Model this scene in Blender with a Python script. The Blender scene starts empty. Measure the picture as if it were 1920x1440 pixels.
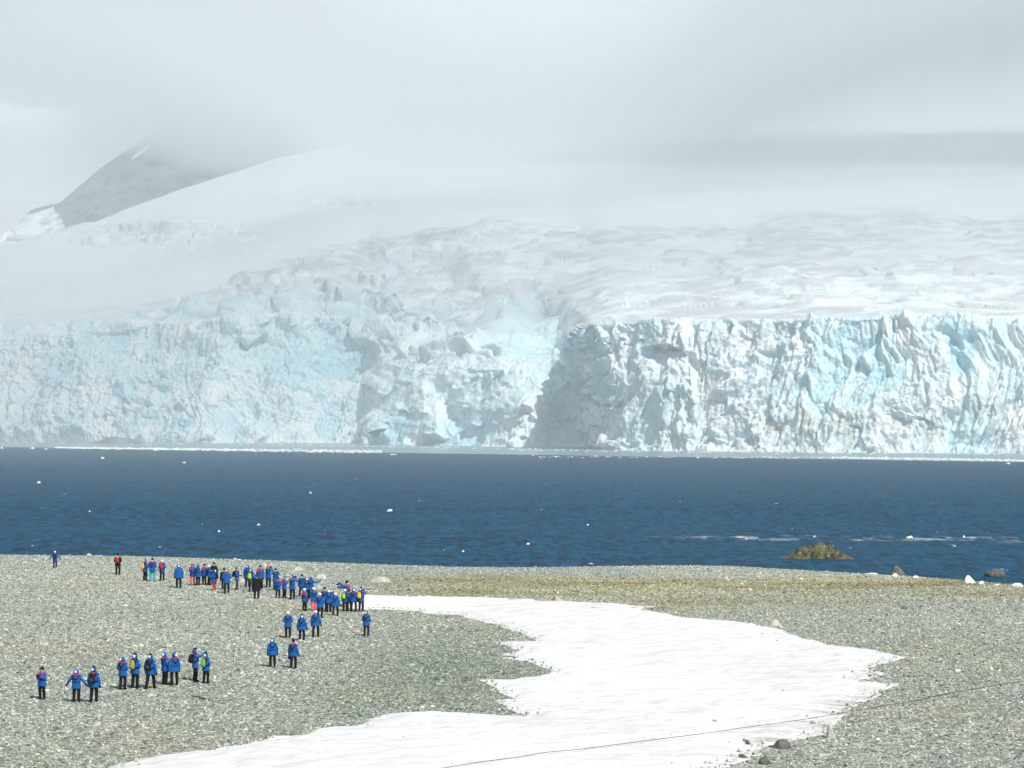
import bpy, bmesh, math, random
import numpy as np
from mathutils import Vector, Matrix
R = math.radians
random.seed(7); rng = np.random.default_rng(7)
S = bpy.context.scene; COL = S.collection

# ------------------------------------------------------------ camera, world, sun, exposure
F = 4000.0; HOR = 800.0; CH = 13.0; SEA = -2.0        # focal length and horizon row (1920 px wide frame), eye height, sea level
cam_d = bpy.data.cameras.new('camera'); cam = bpy.data.objects.new('camera', cam_d); COL.objects.link(cam)
cam_d.sensor_width = 36; cam_d.lens = 36*F/1920; cam_d.shift_y = (HOR-720)/1920
cam_d.clip_end = 60000; cam_d.clip_start = 0.5
cam.location = (0, 0, CH); cam.rotation_euler = (R(90), 0, 0); S.camera = cam
SUN_EL, SUN_V = R(47), Vector((0.52, -0.86, 0)).normalized()
w = bpy.data.worlds.new('World'); S.world = w; w.use_nodes = True
wn, wl = w.node_tree.nodes, w.node_tree.links
bg = wn['Background']; bg.inputs['Strength'].default_value = 0.05
sky = wn.new('ShaderNodeTexSky'); sky.sky_type = 'NISHITA'; sky.sun_disc = False
sky.sun_elevation = SUN_EL; sky.sun_rotation = math.atan2(SUN_V.x, SUN_V.y); sky.air_density = 1.0; sky.dust_density = 1.5
tcw = wn.new('ShaderNodeTexCoord'); mpw = wn.new('ShaderNodeMapping'); mpw.inputs['Scale'].default_value = (3, 3, 16)
nzw = wn.new('ShaderNodeTexNoise'); nzw.inputs['Scale'].default_value = 1.6; nzw.inputs['Detail'].default_value = 5
rw = wn.new('ShaderNodeValToRGB'); rw.color_ramp.elements[0].position = .30; rw.color_ramp.elements[0].color = (.88, .88, .88, 1)
rw.color_ramp.elements[1].position = .7; rw.color_ramp.elements[1].color = (1, 1, 1, 1)
crw = wn.new('ShaderNodeValToRGB'); crw.color_ramp.elements[0].color = (23.0, 25.2, 26.4, 1); crw.color_ramp.elements[1].color = (26.5, 28.4, 29.2, 1)
crw.color_ramp.elements[0].position = .35; crw.color_ramp.elements[1].position = .7
# cloud covers the low sky in front, open blue overhead and behind
spw = wn.new('ShaderNodeSeparateXYZ'); mrw = wn.new('ShaderNodeMapRange')
mrw.inputs['From Min'].default_value = .24; mrw.inputs['From Max'].default_value = .42; mrw.inputs['To Min'].default_value = 1; mrw.inputs['To Max'].default_value = .03
mulw = wn.new('ShaderNodeMath'); mulw.operation = 'MULTIPLY'
mxw = wn.new('ShaderNodeMixRGB')
wl.new(tcw.outputs['Generated'], mpw.inputs['Vector']); wl.new(mpw.outputs[0], nzw.inputs['Vector']); wl.new(nzw.outputs['Fac'], rw.inputs[0]); wl.new(nzw.outputs['Fac'], crw.inputs[0])
wl.new(tcw.outputs['Generated'], spw.inputs[0]); wl.new(spw.outputs['Z'], mrw.inputs['Value'])
wl.new(rw.outputs[0], mulw.inputs[0]); wl.new(mrw.outputs[0], mulw.inputs[1]); mry = wn.new('ShaderNodeMapRange'); mry.inputs['From Min'].default_value = -.4; mry.inputs['From Max'].default_value = .3; mry.inputs['To Min'].default_value = .02
wl.new(spw.outputs['Y'], mry.inputs['Value']); muly = wn.new('ShaderNodeMath'); muly.operation = 'MULTIPLY'; wl.new(mulw.outputs[0], muly.inputs[0]); wl.new(mry.outputs[0], muly.inputs[1])
wl.new(muly.outputs[0], mxw.inputs['Fac'])
wl.new(sky.outputs[0], mxw.inputs[1]); wl.new(crw.outputs[0], mxw.inputs[2]); wl.new(mxw.outputs[0], bg.inputs['Color'])
sun_d = bpy.data.lights.new('sun', 'SUN'); sun = bpy.data.objects.new('sun', sun_d); COL.objects.link(sun)
sun_d.energy = 5.0; sun_d.angle = R(.5); sun_d.color = (1, .965, .91)
tosun = Vector((SUN_V.x*math.cos(SUN_EL), SUN_V.y*math.cos(SUN_EL), math.sin(SUN_EL)))
sun.rotation_euler = tosun.to_track_quat('Z', 'Y').to_euler()
S.view_settings.view_transform = 'Standard'; S.view_settings.look = 'None'; S.view_settings.exposure = 0.17; S.view_settings.gamma = 1
S.cycles.volume_bounces = 2; S.cycles.max_bounces = 6; S.cycles.diffuse_bounces = 5

# ------------------------------------------------------------ noise (numpy)
def h3(ix, iy, iz, k=0):
    n = (ix.astype(np.int64)*73856093) ^ (iy.astype(np.int64)*19349663) ^ (iz.astype(np.int64)*83492791) ^ (k*2654435)
    n = (n ^ (n >> 13)) & 0xffffffff
    n = (n*1274126177) & 0xffffffff; n ^= n >> 16; n = (n*2246822519) & 0xffffffff; n ^= n >> 13
    return (n & 0xffffff).astype(np.float32)/16777215.0
def vn(x, y, z, k=0):                                   # value noise -1..1
    fx, fy, fz = np.floor(x), np.floor(y), np.floor(z)
    ix, iy, iz = fx.astype(np.int64), fy.astype(np.int64), fz.astype(np.int64)
    tx, ty, tz = [(t*t*t*(t*(t*6-15)+10)).astype(np.float32) for t in (x-fx, y-fy, z-fz)]
    def L(a, b, t): return a+(b-a)*t
    c = lambda a, b, d: h3(ix+a, iy+b, iz+d, k)
    r = L(L(L(c(0,0,0), c(1,0,0), tx), L(c(0,1,0), c(1,1,0), tx), ty), L(L(c(0,0,1), c(1,0,1), tx), L(c(0,1,1), c(1,1,1), tx), ty), tz)
    return r*2-1
def fbm(x, y, z, o=4, k=0, g=.5):
    r = 0; a = 1; s = 0
    for i in range(o):
        r = r+a*vn(x, y, z, k+i); s += a; a *= g; x, y, z = x*2.03+7.1, y*2.03+3.3, z*2.03+1.7
    return r/s*1.6
def facet(x, y, z, k=0, tilt=1.0, sharp=16):                      # chiselled blocks: every cell is its own tilted plane
    fx, fy, fz = np.floor(x), np.floor(y), np.floor(z)
    ix, iy, iz = fx.astype(np.int64), fy.astype(np.int64), fz.astype(np.int64)
    bd = np.full(x.shape, 9., np.float32); bd2 = bd.copy(); out = np.zeros(x.shape, np.float32); cid = np.zeros(x.shape, np.float32); ws = np.zeros(x.shape, np.float32)
    for a in (-1, 0, 1):
        for b in (-1, 0, 1):
            for c in (-1, 0, 1):
                jx, jy, jz = ix+a, iy+b, iz+c
                r1, r2, r3 = h3(jx, jy, jz, k+1), h3(jx, jy, jz, k+2), h3(jx, jy, jz, k+3)
                dx, dy, dz = (x-(jx+r1)).astype(np.float32), (y-(jy+r2)).astype(np.float32), (z-(jz+r3)).astype(np.float32)
                d = dx*dx+dy*dy+dz*dz
                m = d < bd
                bd2 = np.where(m, bd, np.minimum(bd2, d)); bd = np.where(m, d, bd)
                r4 = h3(jx, jy, jz, k+4)
                val = (r4*2-1)*.6+tilt*((r2-.5)*2*dx+(r3-.5)*2*dy+(r1-.5)*2*dz)
                ww = np.exp(-sharp*d)+1e-12; out += val*ww; ws += ww; cid = np.where(m, r4, cid)
    return out/ws*1.15, cid, np.sqrt(bd2)-np.sqrt(bd)
def sstep(a, b, x):
    t = np.clip((x-a)/(b-a), 0, 1); return t*t*(3-2*t)

# ------------------------------------------------------------ helpers
def tag(o, label=None, cat=None, group=None, kind=None):
    if label: o['label'] = label
    if cat: o['category'] = cat
    if group: o['group'] = group
    if kind: o['kind'] = kind
    return o
def mesh_np(name, V, Fq, mat=None, smooth=True, parent=None):
    me = bpy.data.meshes.new(name); V = np.asarray(V, np.float32); Fq = np.asarray(Fq, np.int32)
    me.vertices.add(len(V)); me.vertices.foreach_set('co', V.ravel())
    n = Fq.shape[1]; me.loops.add(Fq.size); me.loops.foreach_set('vertex_index', Fq.ravel())
    me.polygons.add(len(Fq)); me.polygons.foreach_set('loop_start', np.arange(0, Fq.size, n, dtype=np.int32))
    me.polygons.foreach_set('use_smooth', np.full(len(Fq), smooth)); me.update(calc_edges=True)
    if mat: me.materials.append(mat)
    o = bpy.data.objects.new(name, me); COL.objects.link(o)
    if parent: o.parent = parent
    return o
def grid_faces(nr, nc):
    i = np.arange((nr-1)*(nc-1)); r = i//(nc-1); c = i % (nc-1); a = r*nc+c
    return np.stack([a, a+1, a+nc+1, a+nc], 1)
def fattr(o, name, arr):
    at = o.data.attributes.new(name, 'FLOAT', 'POINT'); at.data.foreach_set('value', np.asarray(arr, np.float32).ravel())
class N:                                                # small node-graph helper
    def __init__(s, name):
        s.m = bpy.data.materials.new(name); s.m.use_nodes = True; s.t = s.m.node_tree; s.b = s.t.nodes['Principled BSDF']; s.out = s.t.nodes['Material Output']
    def n(s, ty, **kw):
        nd = s.t.nodes.new('ShaderNode'+ty)
        for k, v in kw.items():
            if k.startswith('_'): setattr(nd, k[1:], v)
            else:
                key = k.replace('__', ' ')
                if isinstance(v, bpy.types.NodeSocket): s.t.links.new(v, nd.inputs[key])
                else: nd.inputs[key].default_value = v
        return nd
    def l(s, a, b): s.t.links.new(a, b)
    def math(s, op, a, b=None, clamp=False):
        nd = s.t.nodes.new('ShaderNodeMath'); nd.operation = op; nd.use_clamp = clamp
        for i, v in enumerate((a, b)):
            if v is None: continue
            if isinstance(v, bpy.types.NodeSocket): s.l(v, nd.inputs[i])
            else: nd.inputs[i].default_value = v
        return nd.outputs[0]
    def ramp(s, fac, stops):
        nd = s.t.nodes.new('ShaderNodeValToRGB'); s.l(fac, nd.inputs[0]); e = nd.color_ramp.elements
        while len(e) < len(stops): e.new(.5)
        for i, (p, c) in enumerate(stops):
            e[i].position = p; e[i].color = (c, c, c, 1) if not hasattr(c, '__len__') else (*c, 1)
        return nd.outputs[0]
    def mix(s, f, a, b, mode='MIX'):
        nd = s.t.nodes.new('ShaderNodeMixRGB'); nd.blend_type = mode
        for i, v in enumerate((f, a, b)):
            if isinstance(v, bpy.types.NodeSocket): s.l(v, nd.inputs[i])
            else: nd.inputs[i].default_value = v if not hasattr(v, '__len__') else (*v, 1)
        return nd.outputs[0]
    def pos(s, sc=(1, 1, 1)):
        g = s.t.nodes.new('ShaderNodeNewGeometry'); mp = s.t.nodes.new('ShaderNodeMapping'); mp.inputs['Scale'].default_value = sc
        s.l(g.outputs['Position'], mp.inputs['Vector']); return mp.outputs[0]
    def noise(s, scale, detail=4, sc=(1, 1, 1), rough=.55, dist=0):
        nd = s.n('TexNoise', Scale=scale, Detail=detail, Roughness=rough, Distortion=dist); s.l(s.pos(sc), nd.inputs['Vector']); return nd.outputs['Fac']
    def attr(s, name):
        nd = s.t.nodes.new('ShaderNodeAttribute'); nd.attribute_name = name; return nd.outputs['Fac']
    def bump(s, h, strength, dist):
        nd = s.n('Bump', Strength=strength, Distance=dist); s.l(h, nd.inputs['Height']); s.l(nd.outputs[0], s.b.inputs['Normal'])
    def col(s, c):
        if isinstance(c, bpy.types.NodeSocket): s.l(c, s.b.inputs['Base Color'])
        else: s.b.inputs['Base Color'].default_value = (*c, 1)
        return s
    def set(s, rough=.6, spec=.5):
        s.b.inputs['Roughness'].default_value = rough; s.b.inputs['Specular IOR Level'].default_value = spec; return s
def at(px, py, z=0.0):                                  # where a point of the frame meets the level z
    Y = (CH-z)*F/(py-HOR); return np.array([(px-960)/F*Y, Y])

# ------------------------------------------------------------ materials
def m_ice():
    k = N('glacier_ice'); k.set(.55, .35)
    white = k.mix(k.noise(.012, 5, (1, 1, 1.5)), (.77, .84, .855), (.87, .895, .90))
    c = k.mix(k.math('MULTIPLY', k.attr('blue'), 1.0, True), white, (.44, .71, .81))
    g = k.ramp(k.noise(.03, 6, (1, 1, 2.2), .65), [(.42, 0), (.66, 1)])
    c = k.mix(k.math('MULTIPLY', g, .25), c, (.66, .83, .86))
    dn = k.ramp(k.noise(.05, 6, (.6, .35, 1.6), .6, .8), [(.42, .12), (.52, 1)])
    c = k.mix(k.math('MULTIPLY', k.math('MULTIPLY', k.attr('dirt'), dn), 1.0, True), c, (.53, .545, .56))
    sn = k.ramp(k.noise(.11, 8, (1, 1, .6), .7, 1.0), [(.50, 0), (.60, 1)])
    c = k.mix(k.math('MULTIPLY', k.math('MULTIPLY', k.attr('stain'), sn), .8, True), c, (.40, .31, .20))
    k.col(c)
    b1 = k.n('TexVoronoi', Scale=.35); k.l(k.pos((1, 1, .6)), b1.inputs['Vector'])
    h = k.math('ADD', k.math('MULTIPLY', b1.outputs['Distance'], k.attr('rough')), k.math('MULTIPLY', k.noise(.8, 4), .4))
    k.bump(h, .9, 1.6)
    return k.m
def m_snow(name='snow', dirty=True):
    k = N(name); k.set(.6, .25)
    a = k.noise(.9, 6, (.35, 1, 1), .65); b = k.noise(.05, 5, (1, 1, 1), .6, .4); st = k.noise(.9, 6, (.35, .8, 1), .72)
    c = k.mix(k.ramp(b, [(.40, 0), (.66, 1)]), (.77, .79, .805), (.70, .685, .69))
    c = k.mix(k.math('MULTIPLY', k.ramp(st, [(.46, 0), (.66, 1)]), .45), c, (.56, .545, .54))
    c = k.mix(k.math('MULTIPLY', k.attr('soil'), k.ramp(k.noise(1.1, 6, (.22, 1, 1), .7), [(.42, 0), (.62, 1)])), c, (.42, .38, .35))
    k.col(c); k.bump(k.math('ADD', k.math('MULTIPLY', a, 1.0), k.math('MULTIPLY', k.noise(2.5, 4, (.5, 1, 1)), .5)), .8, .25)
    return k.m
def zone_mix(k, base):
    """tint the stones by where they lie: ochre growth on the far bank, green-grey elsewhere"""
    g = k.t.nodes.new('ShaderNodeNewGeometry'); sp = k.n('SeparateXYZ'); k.l(g.outputs['Position'], sp.inputs[0])
    x, y = sp.outputs['X'], sp.outputs['Y']
    # far bank beyond the snow: y between 158 and 182, right of x = -8
    y = k.math('ADD', y, k.math('MULTIPLY', k.math('SUBTRACT', k.noise(.09, 5, (.5, 1, 1)), .5), 36))
    band = k.math('MULTIPLY', k.n('MapRange', **{'Value': y, 'From__Min': 148., 'From__Max': 172.}).outputs[0], k.n('MapRange', **{'Value': y, 'From__Min': 187., 'From__Max': 180.}).outputs[0])
    band = k.math('MULTIPLY', band, k.n('MapRange', **{'Value': x, 'From__Min': -16., 'From__Max': -4.}).outputs[0])
    rust = k.ramp(k.noise(.10, 5, (.5, 1.6, 1), .6), [(.42, 0), (.6, 1)])
    c = k.mix(k.math('MULTIPLY', band, .75), base, k.mix(1, base, (1.06, 1.0, .74), 'MULTIPLY'))
    c = k.mix(k.math('MULTIPLY', k.math('MULTIPLY', band, rust), .8), c, k.mix(1, base, (.66, .50, .28), 'MULTIPLY'))
    sp2 = k.ramp(k.noise(.045, 5, (1, 1, 1), .6), [(.46, 0), (.62, 1)])
    c = k.mix(k.math('MULTIPLY', sp2, .35), c, k.mix(1, c, (1.0, .93, .70), 'MULTIPLY'))
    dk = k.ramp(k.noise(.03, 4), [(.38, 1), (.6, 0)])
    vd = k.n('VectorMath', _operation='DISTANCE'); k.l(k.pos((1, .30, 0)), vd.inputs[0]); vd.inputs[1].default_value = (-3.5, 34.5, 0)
    dkspot = k.n('MapRange', **{'Value': vd.outputs['Value'], 'From__Min': 9., 'From__Max': 2.}).outputs[0]  # darker, slightly greener stones towards one spot left of the snow
    c = k.mix(k.math('MULTIPLY', dkspot, .55), c, k.mix(1, c, (.50, .56, .50), 'MULTIPLY'))
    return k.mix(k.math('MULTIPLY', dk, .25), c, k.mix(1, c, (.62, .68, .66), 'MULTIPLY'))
def m_ground():
    k = N('shingle_bed'); k.set(.85, .3)
    v = k.n('TexVoronoi', Scale=5.0); k.l(k.pos(), v.inputs['Vector'])
    sp = k.n('SeparateColor'); k.l(v.outputs['Color'], sp.inputs[0])
    c = k.ramp(sp.outputs[0], [(0, (.13, .15, .14)), (.5, (.25, .28, .25)), (.85, (.38, .40, .34)), (1, (.62, .62, .56))])
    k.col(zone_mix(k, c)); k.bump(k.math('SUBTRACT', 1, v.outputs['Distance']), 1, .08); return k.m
def m_stone():
    k = N('beach_stone'); k.set(.8, .3)
    oi = k.n('ObjectInfo')
    c = k.ramp(oi.outputs['Random'], [(0, (.08, .10, .095)), (.28, (.23, .265, .24)), (.6, (.40, .44, .395)), (.90, (.53, .55, .465)), (1, (.74, .74, .67))])
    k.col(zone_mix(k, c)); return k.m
def m_rock(name, c1, c2, sc=3, bump=.1, spec=.3):
    k = N(name); k.set(.85, spec)
    k.col(k.mix(k.ramp(k.noise(sc, 6), [(.35, 0), (.65, 1)]), c1, c2)); k.bump(k.noise(sc*3, 6), .8, bump); return k.m
def m_plain(name, c, rough=.7, spec=.3, bump=0, sc=30):
    k = N(name); k.set(rough, spec)
    k.col(k.mix(k.noise(sc, 3), tuple(v*.86 for v in c), tuple(min(1, v*1.08) for v in c)))
    if bump: k.bump(k.noise(sc*.5, 4), .6, bump)
    return k.m
def m_water():
    k = N('sea_water')
    g = k.t.nodes.new('ShaderNodeNewGeometry'); sp = k.n('SeparateXYZ'); k.l(g.outputs['Position'], sp.inputs[0]); x, y = sp.outputs['X'], sp.outputs['Y']
    s = k.math('ADD', k.math('ADD', y, k.math('MULTIPLY', x, 1.12)), k.math('MULTIPLY', k.noise(.006, 4), 60))
    silt = k.n('MapRange', **{'Value': s, 'From__Min': 1172., 'From__Max': 1192.}).outputs[0]
    patch = k.ramp(k.noise(.02, 5, (.5, 1.5, 1), .6), [(.35, 0), (.65, 1)])
    rip = k.noise(.85, 7, (1, .28, 1), .76)
    rip2 = k.ramp(rip, [(.43, 0), (.57, 1)])
    deep = k.mix(rip2, (.0005, .011, .036), (.001, .088, .195))
    deep = k.mix(k.math('MULTIPLY', patch, .5), deep, (.006, .075, .125))
    # foam: small caps everywhere, a streak over the shallows on the right
    cap = k.ramp(k.noise(.35, 5, (.7, .25, 1), .62), [(.715, 0), (.75, 1)])
    band = k.math('ABSOLUTE', k.math('SUBTRACT', k.math('ADD', y, k.math('MULTIPLY', x, .12)), k.math('ADD', 284., k.math('MULTIPLY', k.noise(.03, 3), 14))))
    band = k.math('SUBTRACT', 1, k.math('DIVIDE', band, 9.), True)
    band = k.math('MULTIPLY', band, k.n('MapRange', **{'Value': x, 'From__Min': 15., 'From__Max': 32.}).outputs[0])
    stk = k.math('MULTIPLY', band, k.ramp(k.noise(.5, 6, (.6, .3, 1), .7), [(.51, 0), (.66, 1)]))
    foam = k.math('MAXIMUM', cap, stk)
    c = k.mix(silt, deep, (.20, .29, .30)); c = k.mix(k.math('MULTIPLY', foam, k.math('SUBTRACT', 1, silt)), c, (.80, .84, .86)); k.col(c)
    k.b.inputs['IOR'].default_value = 1.33
    k.l(k.math('ADD', .5, k.math('MULTIPLY', silt, -.25)), k.b.inputs['Roughness'])
    k.b.inputs['Specular IOR Level'].default_value = .035
    nb = k.n('Bump', Strength=.8, Distance=.55); k.l(k.math('MULTIPLY', k.math('ADD', rip, k.math('MULTIPLY', k.noise(.9, 4, (.5, 1, 1)), .4)), k.math('SUBTRACT', 1, k.math('MULTIPLY', silt, .85))), nb.inputs['Height']); k.l(nb.outputs[0], k.b.inputs['Normal'])
    return k.m
def m_volume(name, c, dens, an=.2):
    k = N(name); k.t.nodes.remove(k.b)
    pv = k.t.nodes.new('ShaderNodeVolumePrincipled'); pv.inputs['Color'].default_value = (*c, 1); pv.inputs['Density'].default_value = dens; pv.inputs['Anisotropy'].default_value = an
    k.l(pv.outputs[0], k.out.inputs['Volume']); return k.m
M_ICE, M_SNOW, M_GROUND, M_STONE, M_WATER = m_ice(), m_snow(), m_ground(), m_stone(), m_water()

# ------------------------------------------------------------ the glacier and snow slope
def build_glacier():
    t_ = np.linspace(-170, 2090, 4000); dn_ = 1+2.2*np.exp(-((t_-1105)/45)**2)+1.2*np.exp(-((t_-672)/30)**2)+.7*np.exp(-((t_-1010)/60)**2); cd_ = np.cumsum(dn_); px = np.interp(np.linspace(cd_[0], cd_[-1], 1620), cd_, t_); nr = 660
    K = [-170, 0, 200, 400, 500, 600, 664, 682, 800, 1000, 1060, 1082, 1108, 1140, 1300, 1500, 1700, 1920, 2090]
    Brow = [828, 828, 829, 831, 831, 831, 831.4, 832.7, 835.2, 838.6, 839.6, 840.6, 843.0, 844, 846, 848, 849, 850, 851]
    Rr = [645, 638, 612, 604, 592, 600, 640, 680, 690, 690, 680, 640, 612, 604, 604, 598, 592, 606, 606]
    Rd = [80, 90, 110, 140, 170, 170, 140, 110, 90, 100, 115, 95, 50, 42, 42, 40, 38, 38, 38]
    Mr = [608, 605, 590, 560, 540, 530, 520, 540, 550, 560, 565, 575, 590, 590, 585, 575, 570, 580, 580]
    Md = [160, 160, 160, 220, 240, 260, 350, 400, 400, 450, 350, 320, 290, 260, 260, 260, 260, 250, 250]
    Cr = [590, 585, 577, 540, 500, 455, 440, 437, 412, 398, 400, 402, 403, 405, 420, 395, 382, 378, 378]
    Cd = [300, 300, 300, 350, 420, 560, 650, 750, 850, 1050, 1150, 1180, 1200, 1200, 1150, 1250, 1300, 1350, 1350]
    sk = [-170, 0, 125, 200, 300, 400, 470, 520, 600, 700, 900, 1250, 1500, 1920, 2090]
    sr = [520, 468, 432, 408, 370, 330, 308, 290, 278, 268, 258, 246, 240, 234, 232]
    sd = [1300, 1400, 1500, 1600, 1750, 1900, 2000, 2100, 2200, 2300, 2500, 2700, 2900, 3000, 3000]
    def c(v, kk=K): return np.interp(px, kk, v)
    B = c(Brow); D0 = 15*F/(B-HOR)
    D0[:] = D0+np.interp(px, [690, 1000, 1050, 1100, 1140], [0, 0, 40, 5, 0])
    def sm(a, wd):
        kk = np.hanning(wd); kk /= kk.sum(); return np.convolve(np.pad(a, wd//2, mode='edge'), kk, 'valid')[:len(a)]
    DS = sm(D0, 201); DT = sm(D0, 61)
    rows = [B, np.where(px < 1080, sm(c(Rr), 31), c(Rr)), sm(c(Mr), 41), sm(c(Cr), 41), c(sr, sk)]; deps = [D0, sm(D0+c(Rd), 13), DT*.4+DS*.6+sm(c(Md), 61), DS+sm(c(Cd), 81), DS+sm(c(sd, sk), 81)]
    v = np.linspace(0, 1, nr)[:, None]; py = rows[0]+(rows[4]-rows[0])*v
    D = np.zeros_like(py); zone = np.zeros_like(py)
    for i in range(len(px)):
        rr = [-q[i] for q in rows]; D[:, i] = np.interp(-py[:, i], rr, [q[i] for q in deps]); zone[:, i] = np.interp(-py[:, i], rr, [0, 1, 2, 3, 4])
    # smooth the joints of the slope above the rim
    ker = np.hanning(31); ker /= ker.sum()
    Dp = np.pad(D, ((15, 15), (0, 0)), mode='edge'); Ds = sum(ker[j]*Dp[j:j+nr] for j in range(31)); wgt = sstep(1.0, 1.3, zone); D = D*(1-wgt)+Ds*wgt
    PX = np.broadcast_to(px, py.shape)
    sh = 16*fbm(PX/50, py/38, PX*0, 3, 411)*np.exp(-((PX-880)/330)**4)
    sh = sh-.32*np.clip(py-650, -50, 120)*np.exp(-((PX-1105)/70)**2)-.30*np.clip(825-py, 0, 150)*np.exp(-((PX-690)/60)**2)
    fade_ = (1-sstep(1.0, 1.6, zone)); sh = sh*fade_
    D = np.stack([np.interp(px+sh[r_], px, D[r_]) for r_ in range(nr)])
    # the big forms seen in the photograph, as metres nearer (-) or farther (+)
    def blob(cx, cy, rx, ry, a, rot=0, p=1.0):
        X, Y = PX-cx, py-cy; cr, sn_ = math.cos(R(rot)), math.sin(R(rot)); U, W = (X*cr+Y*sn_)/rx, (-X*sn_+Y*cr)/ry
        return a*np.exp(-np.power(U*U+W*W, p))
    f = np.zeros_like(D)
    for b in [(760, 785, 90, 62, -24, -20, 1.1), (850, 765, 22, 70, 22, -35, 1.2), (965, 760, 75, 70, -34, 0, 1.3), (940, 590, 50, 85, -75, 0, 1.1), (885, 640, 40, 60, -30, 0, 1),
              (1005, 600, 38, 60, 40, -20, 1.2), (1045, 640, 28, 60, 24, -10, 1.2), (1045, 800, 35, 30, 14, 0, 1.5), (1252, 674, 36, 13, 13, 12, 1.5),
              (1400, 660, 10, 50, 4, 5, 1), (1435, 690, 12, 45, 4, 15, 1), (1800, 660, 28, 44, 4, 0, 2), (1330, 740, 10, 80, 6, 6, 1), (1560, 770, 90, 40, -6, 15, 1), (1700, 790, 120, 16, 4, 22, 1),
              (455, 790, 75, 60, 22, 0, 1.5), (430, 822, 45, 14, -30, 10, 1.5), (475, 812, 28, 22, -30, 0, 1.5), (150, 700, 80, 80, -18, 0, 1), (300, 650, 60, 60, 16, 0, 1), (560, 700, 60, 90, -26, 0, 1.4), (640, 740, 30, 80, 10, 0, 1),
              (470, 590, 55, 35, -26, -20, 1.8), (560, 575, 50, 40, -28, 0, 1.8), (640, 590, 45, 38, -24, 10, 1.8), (515, 560, 8, 25, 24, 10, 1.5), (608, 560, 5, 26, 28, 0, 1.5), (632, 556, 4, 18, 24, 0, 1.5), (548, 520, 5, 16, 20, 0, 1.5),
              (800, 605, 16, 12, 25, 0, 3), (770, 625, 12, 30, 22, 10, 2), (720, 500, 60, 25, -25, -15, 2), (860, 470, 70, 22, -25, 10, 2), (770, 560, 60, 22, -20, -15, 2), (690, 560, 25, 40, 22, 20, 2),
              (1615, 420, 10, 22, 12, 5, 1.6), (1480, 430, 50, 22, -25, 0, 2.5), (1560, 425, 32, 24, -22, 0, 2.5), (1700, 425, 60, 22, -20, 10, 2.5), (1430, 520, 90, 22, -30, 8, 2.5), (1250, 490, 70, 20, -25, 0, 2.5), (1390, 560, 80, 16, -22, 5, 2.5), (1700, 500, 90, 14, -14, 8, 2.5)]:
        f += blob(*b)
    D = D+f-9*np.exp(-(rows[0]-py)/9)*(1-.5*sstep(1100, 1200, PX))
    X = (PX-960)/F*D; Z = CH-(py-HOR)/F*D; Y = D
    P = np.stack([X, Y, Z], -1)
    du = np.gradient(P, axis=1); dv = np.gradient(P, axis=0); nrm = np.cross(dv, du); nrm /= np.linalg.norm(nrm, axis=-1, keepdims=True)+1e-9
    nrm = np.where((nrm[..., 1:2] > 0) & (nrm[..., 2:3] < 0), -nrm, nrm)
    for ax in (0, 1):                                   # calm the normals
        kk = 9; q = np.pad(nrm, [(kk//2, kk//2) if a == ax else (0, 0) for a in range(3)], mode='edge')
        nrm = sum(np.take(q, np.arange(j, j+nrm.shape[ax]), axis=ax) for j in range(kk))/kk
    nrm /= np.linalg.norm(nrm, axis=-1, keepdims=True)+1e-9
    # how broken the ice is
    mid = sstep(330, 480, PX)*(1-sstep(1070, 1110, PX))
    right = sstep(1085, 1110, PX)
    wc = np.where(zone < 1, 1.0, 0)
    up1 = np.where((zone >= 1) & (zone < 2), (.45+.4*mid-.28*right)*(1-.4*(zone-1)), 0)
    up2 = np.where((zone >= 2) & (zone < 3), (.30+.25*mid)*(1-sstep(2.75, 3.0, zone)), 0)
    lob = np.exp(-(((PX-300)/170)**2+((py-440)/28)**2))*.75+np.exp(-(((PX-630)/90)**2+((py-380)/14)**2))*.6
    up2 = np.where((PX < 330) & (zone > 1.6), up2*.15, up2)
    wt = wc+up1+up2+lob*(zone >= 2.8)
    wt = wt*(1-.62*blob(875, 760, 190, 95, 1, 0, 3))*(1-.45*blob(930, 610, 110, 70, 1, 0, 2))*(1-.75*blob(1080, 575, 45, 65, 1, 0, 2))
    kk = 5; q = np.pad(wt, ((2, 2), (2, 2)), mode='edge'); wt = sum(q[a:a+wt.shape[0], b:b+wt.shape[1]] for a in range(kk) for b in range(kk))/25
    spx = np.linalg.norm(du, axis=-1); spy = np.linalg.norm(dv, axis=-1)
    cl = (zone < 1.15)
    st = np.where(cl, np.where(PX > 1100, .42, .6), 1.0); ux = np.where(cl, 1.0, .62-.22*sstep(1050, 1250, PX))
    wx, wy, wz = [fbm(X/70+i*9, Y/70, Z/70, 3, 40+i)*16 for i in range(3)]
    x1, y1, z1 = (X+wx)*ux, (Y+wy)*np.where(cl, .8, .40), (Z+wz)*st*np.where(cl, 1, 1.9)
    disp = fbm(X/140, Y/140, Z/220, 3, 5)*np.where(PX > 1100, 6, 11)*wt
    ids = []; cr_ = 0
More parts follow.
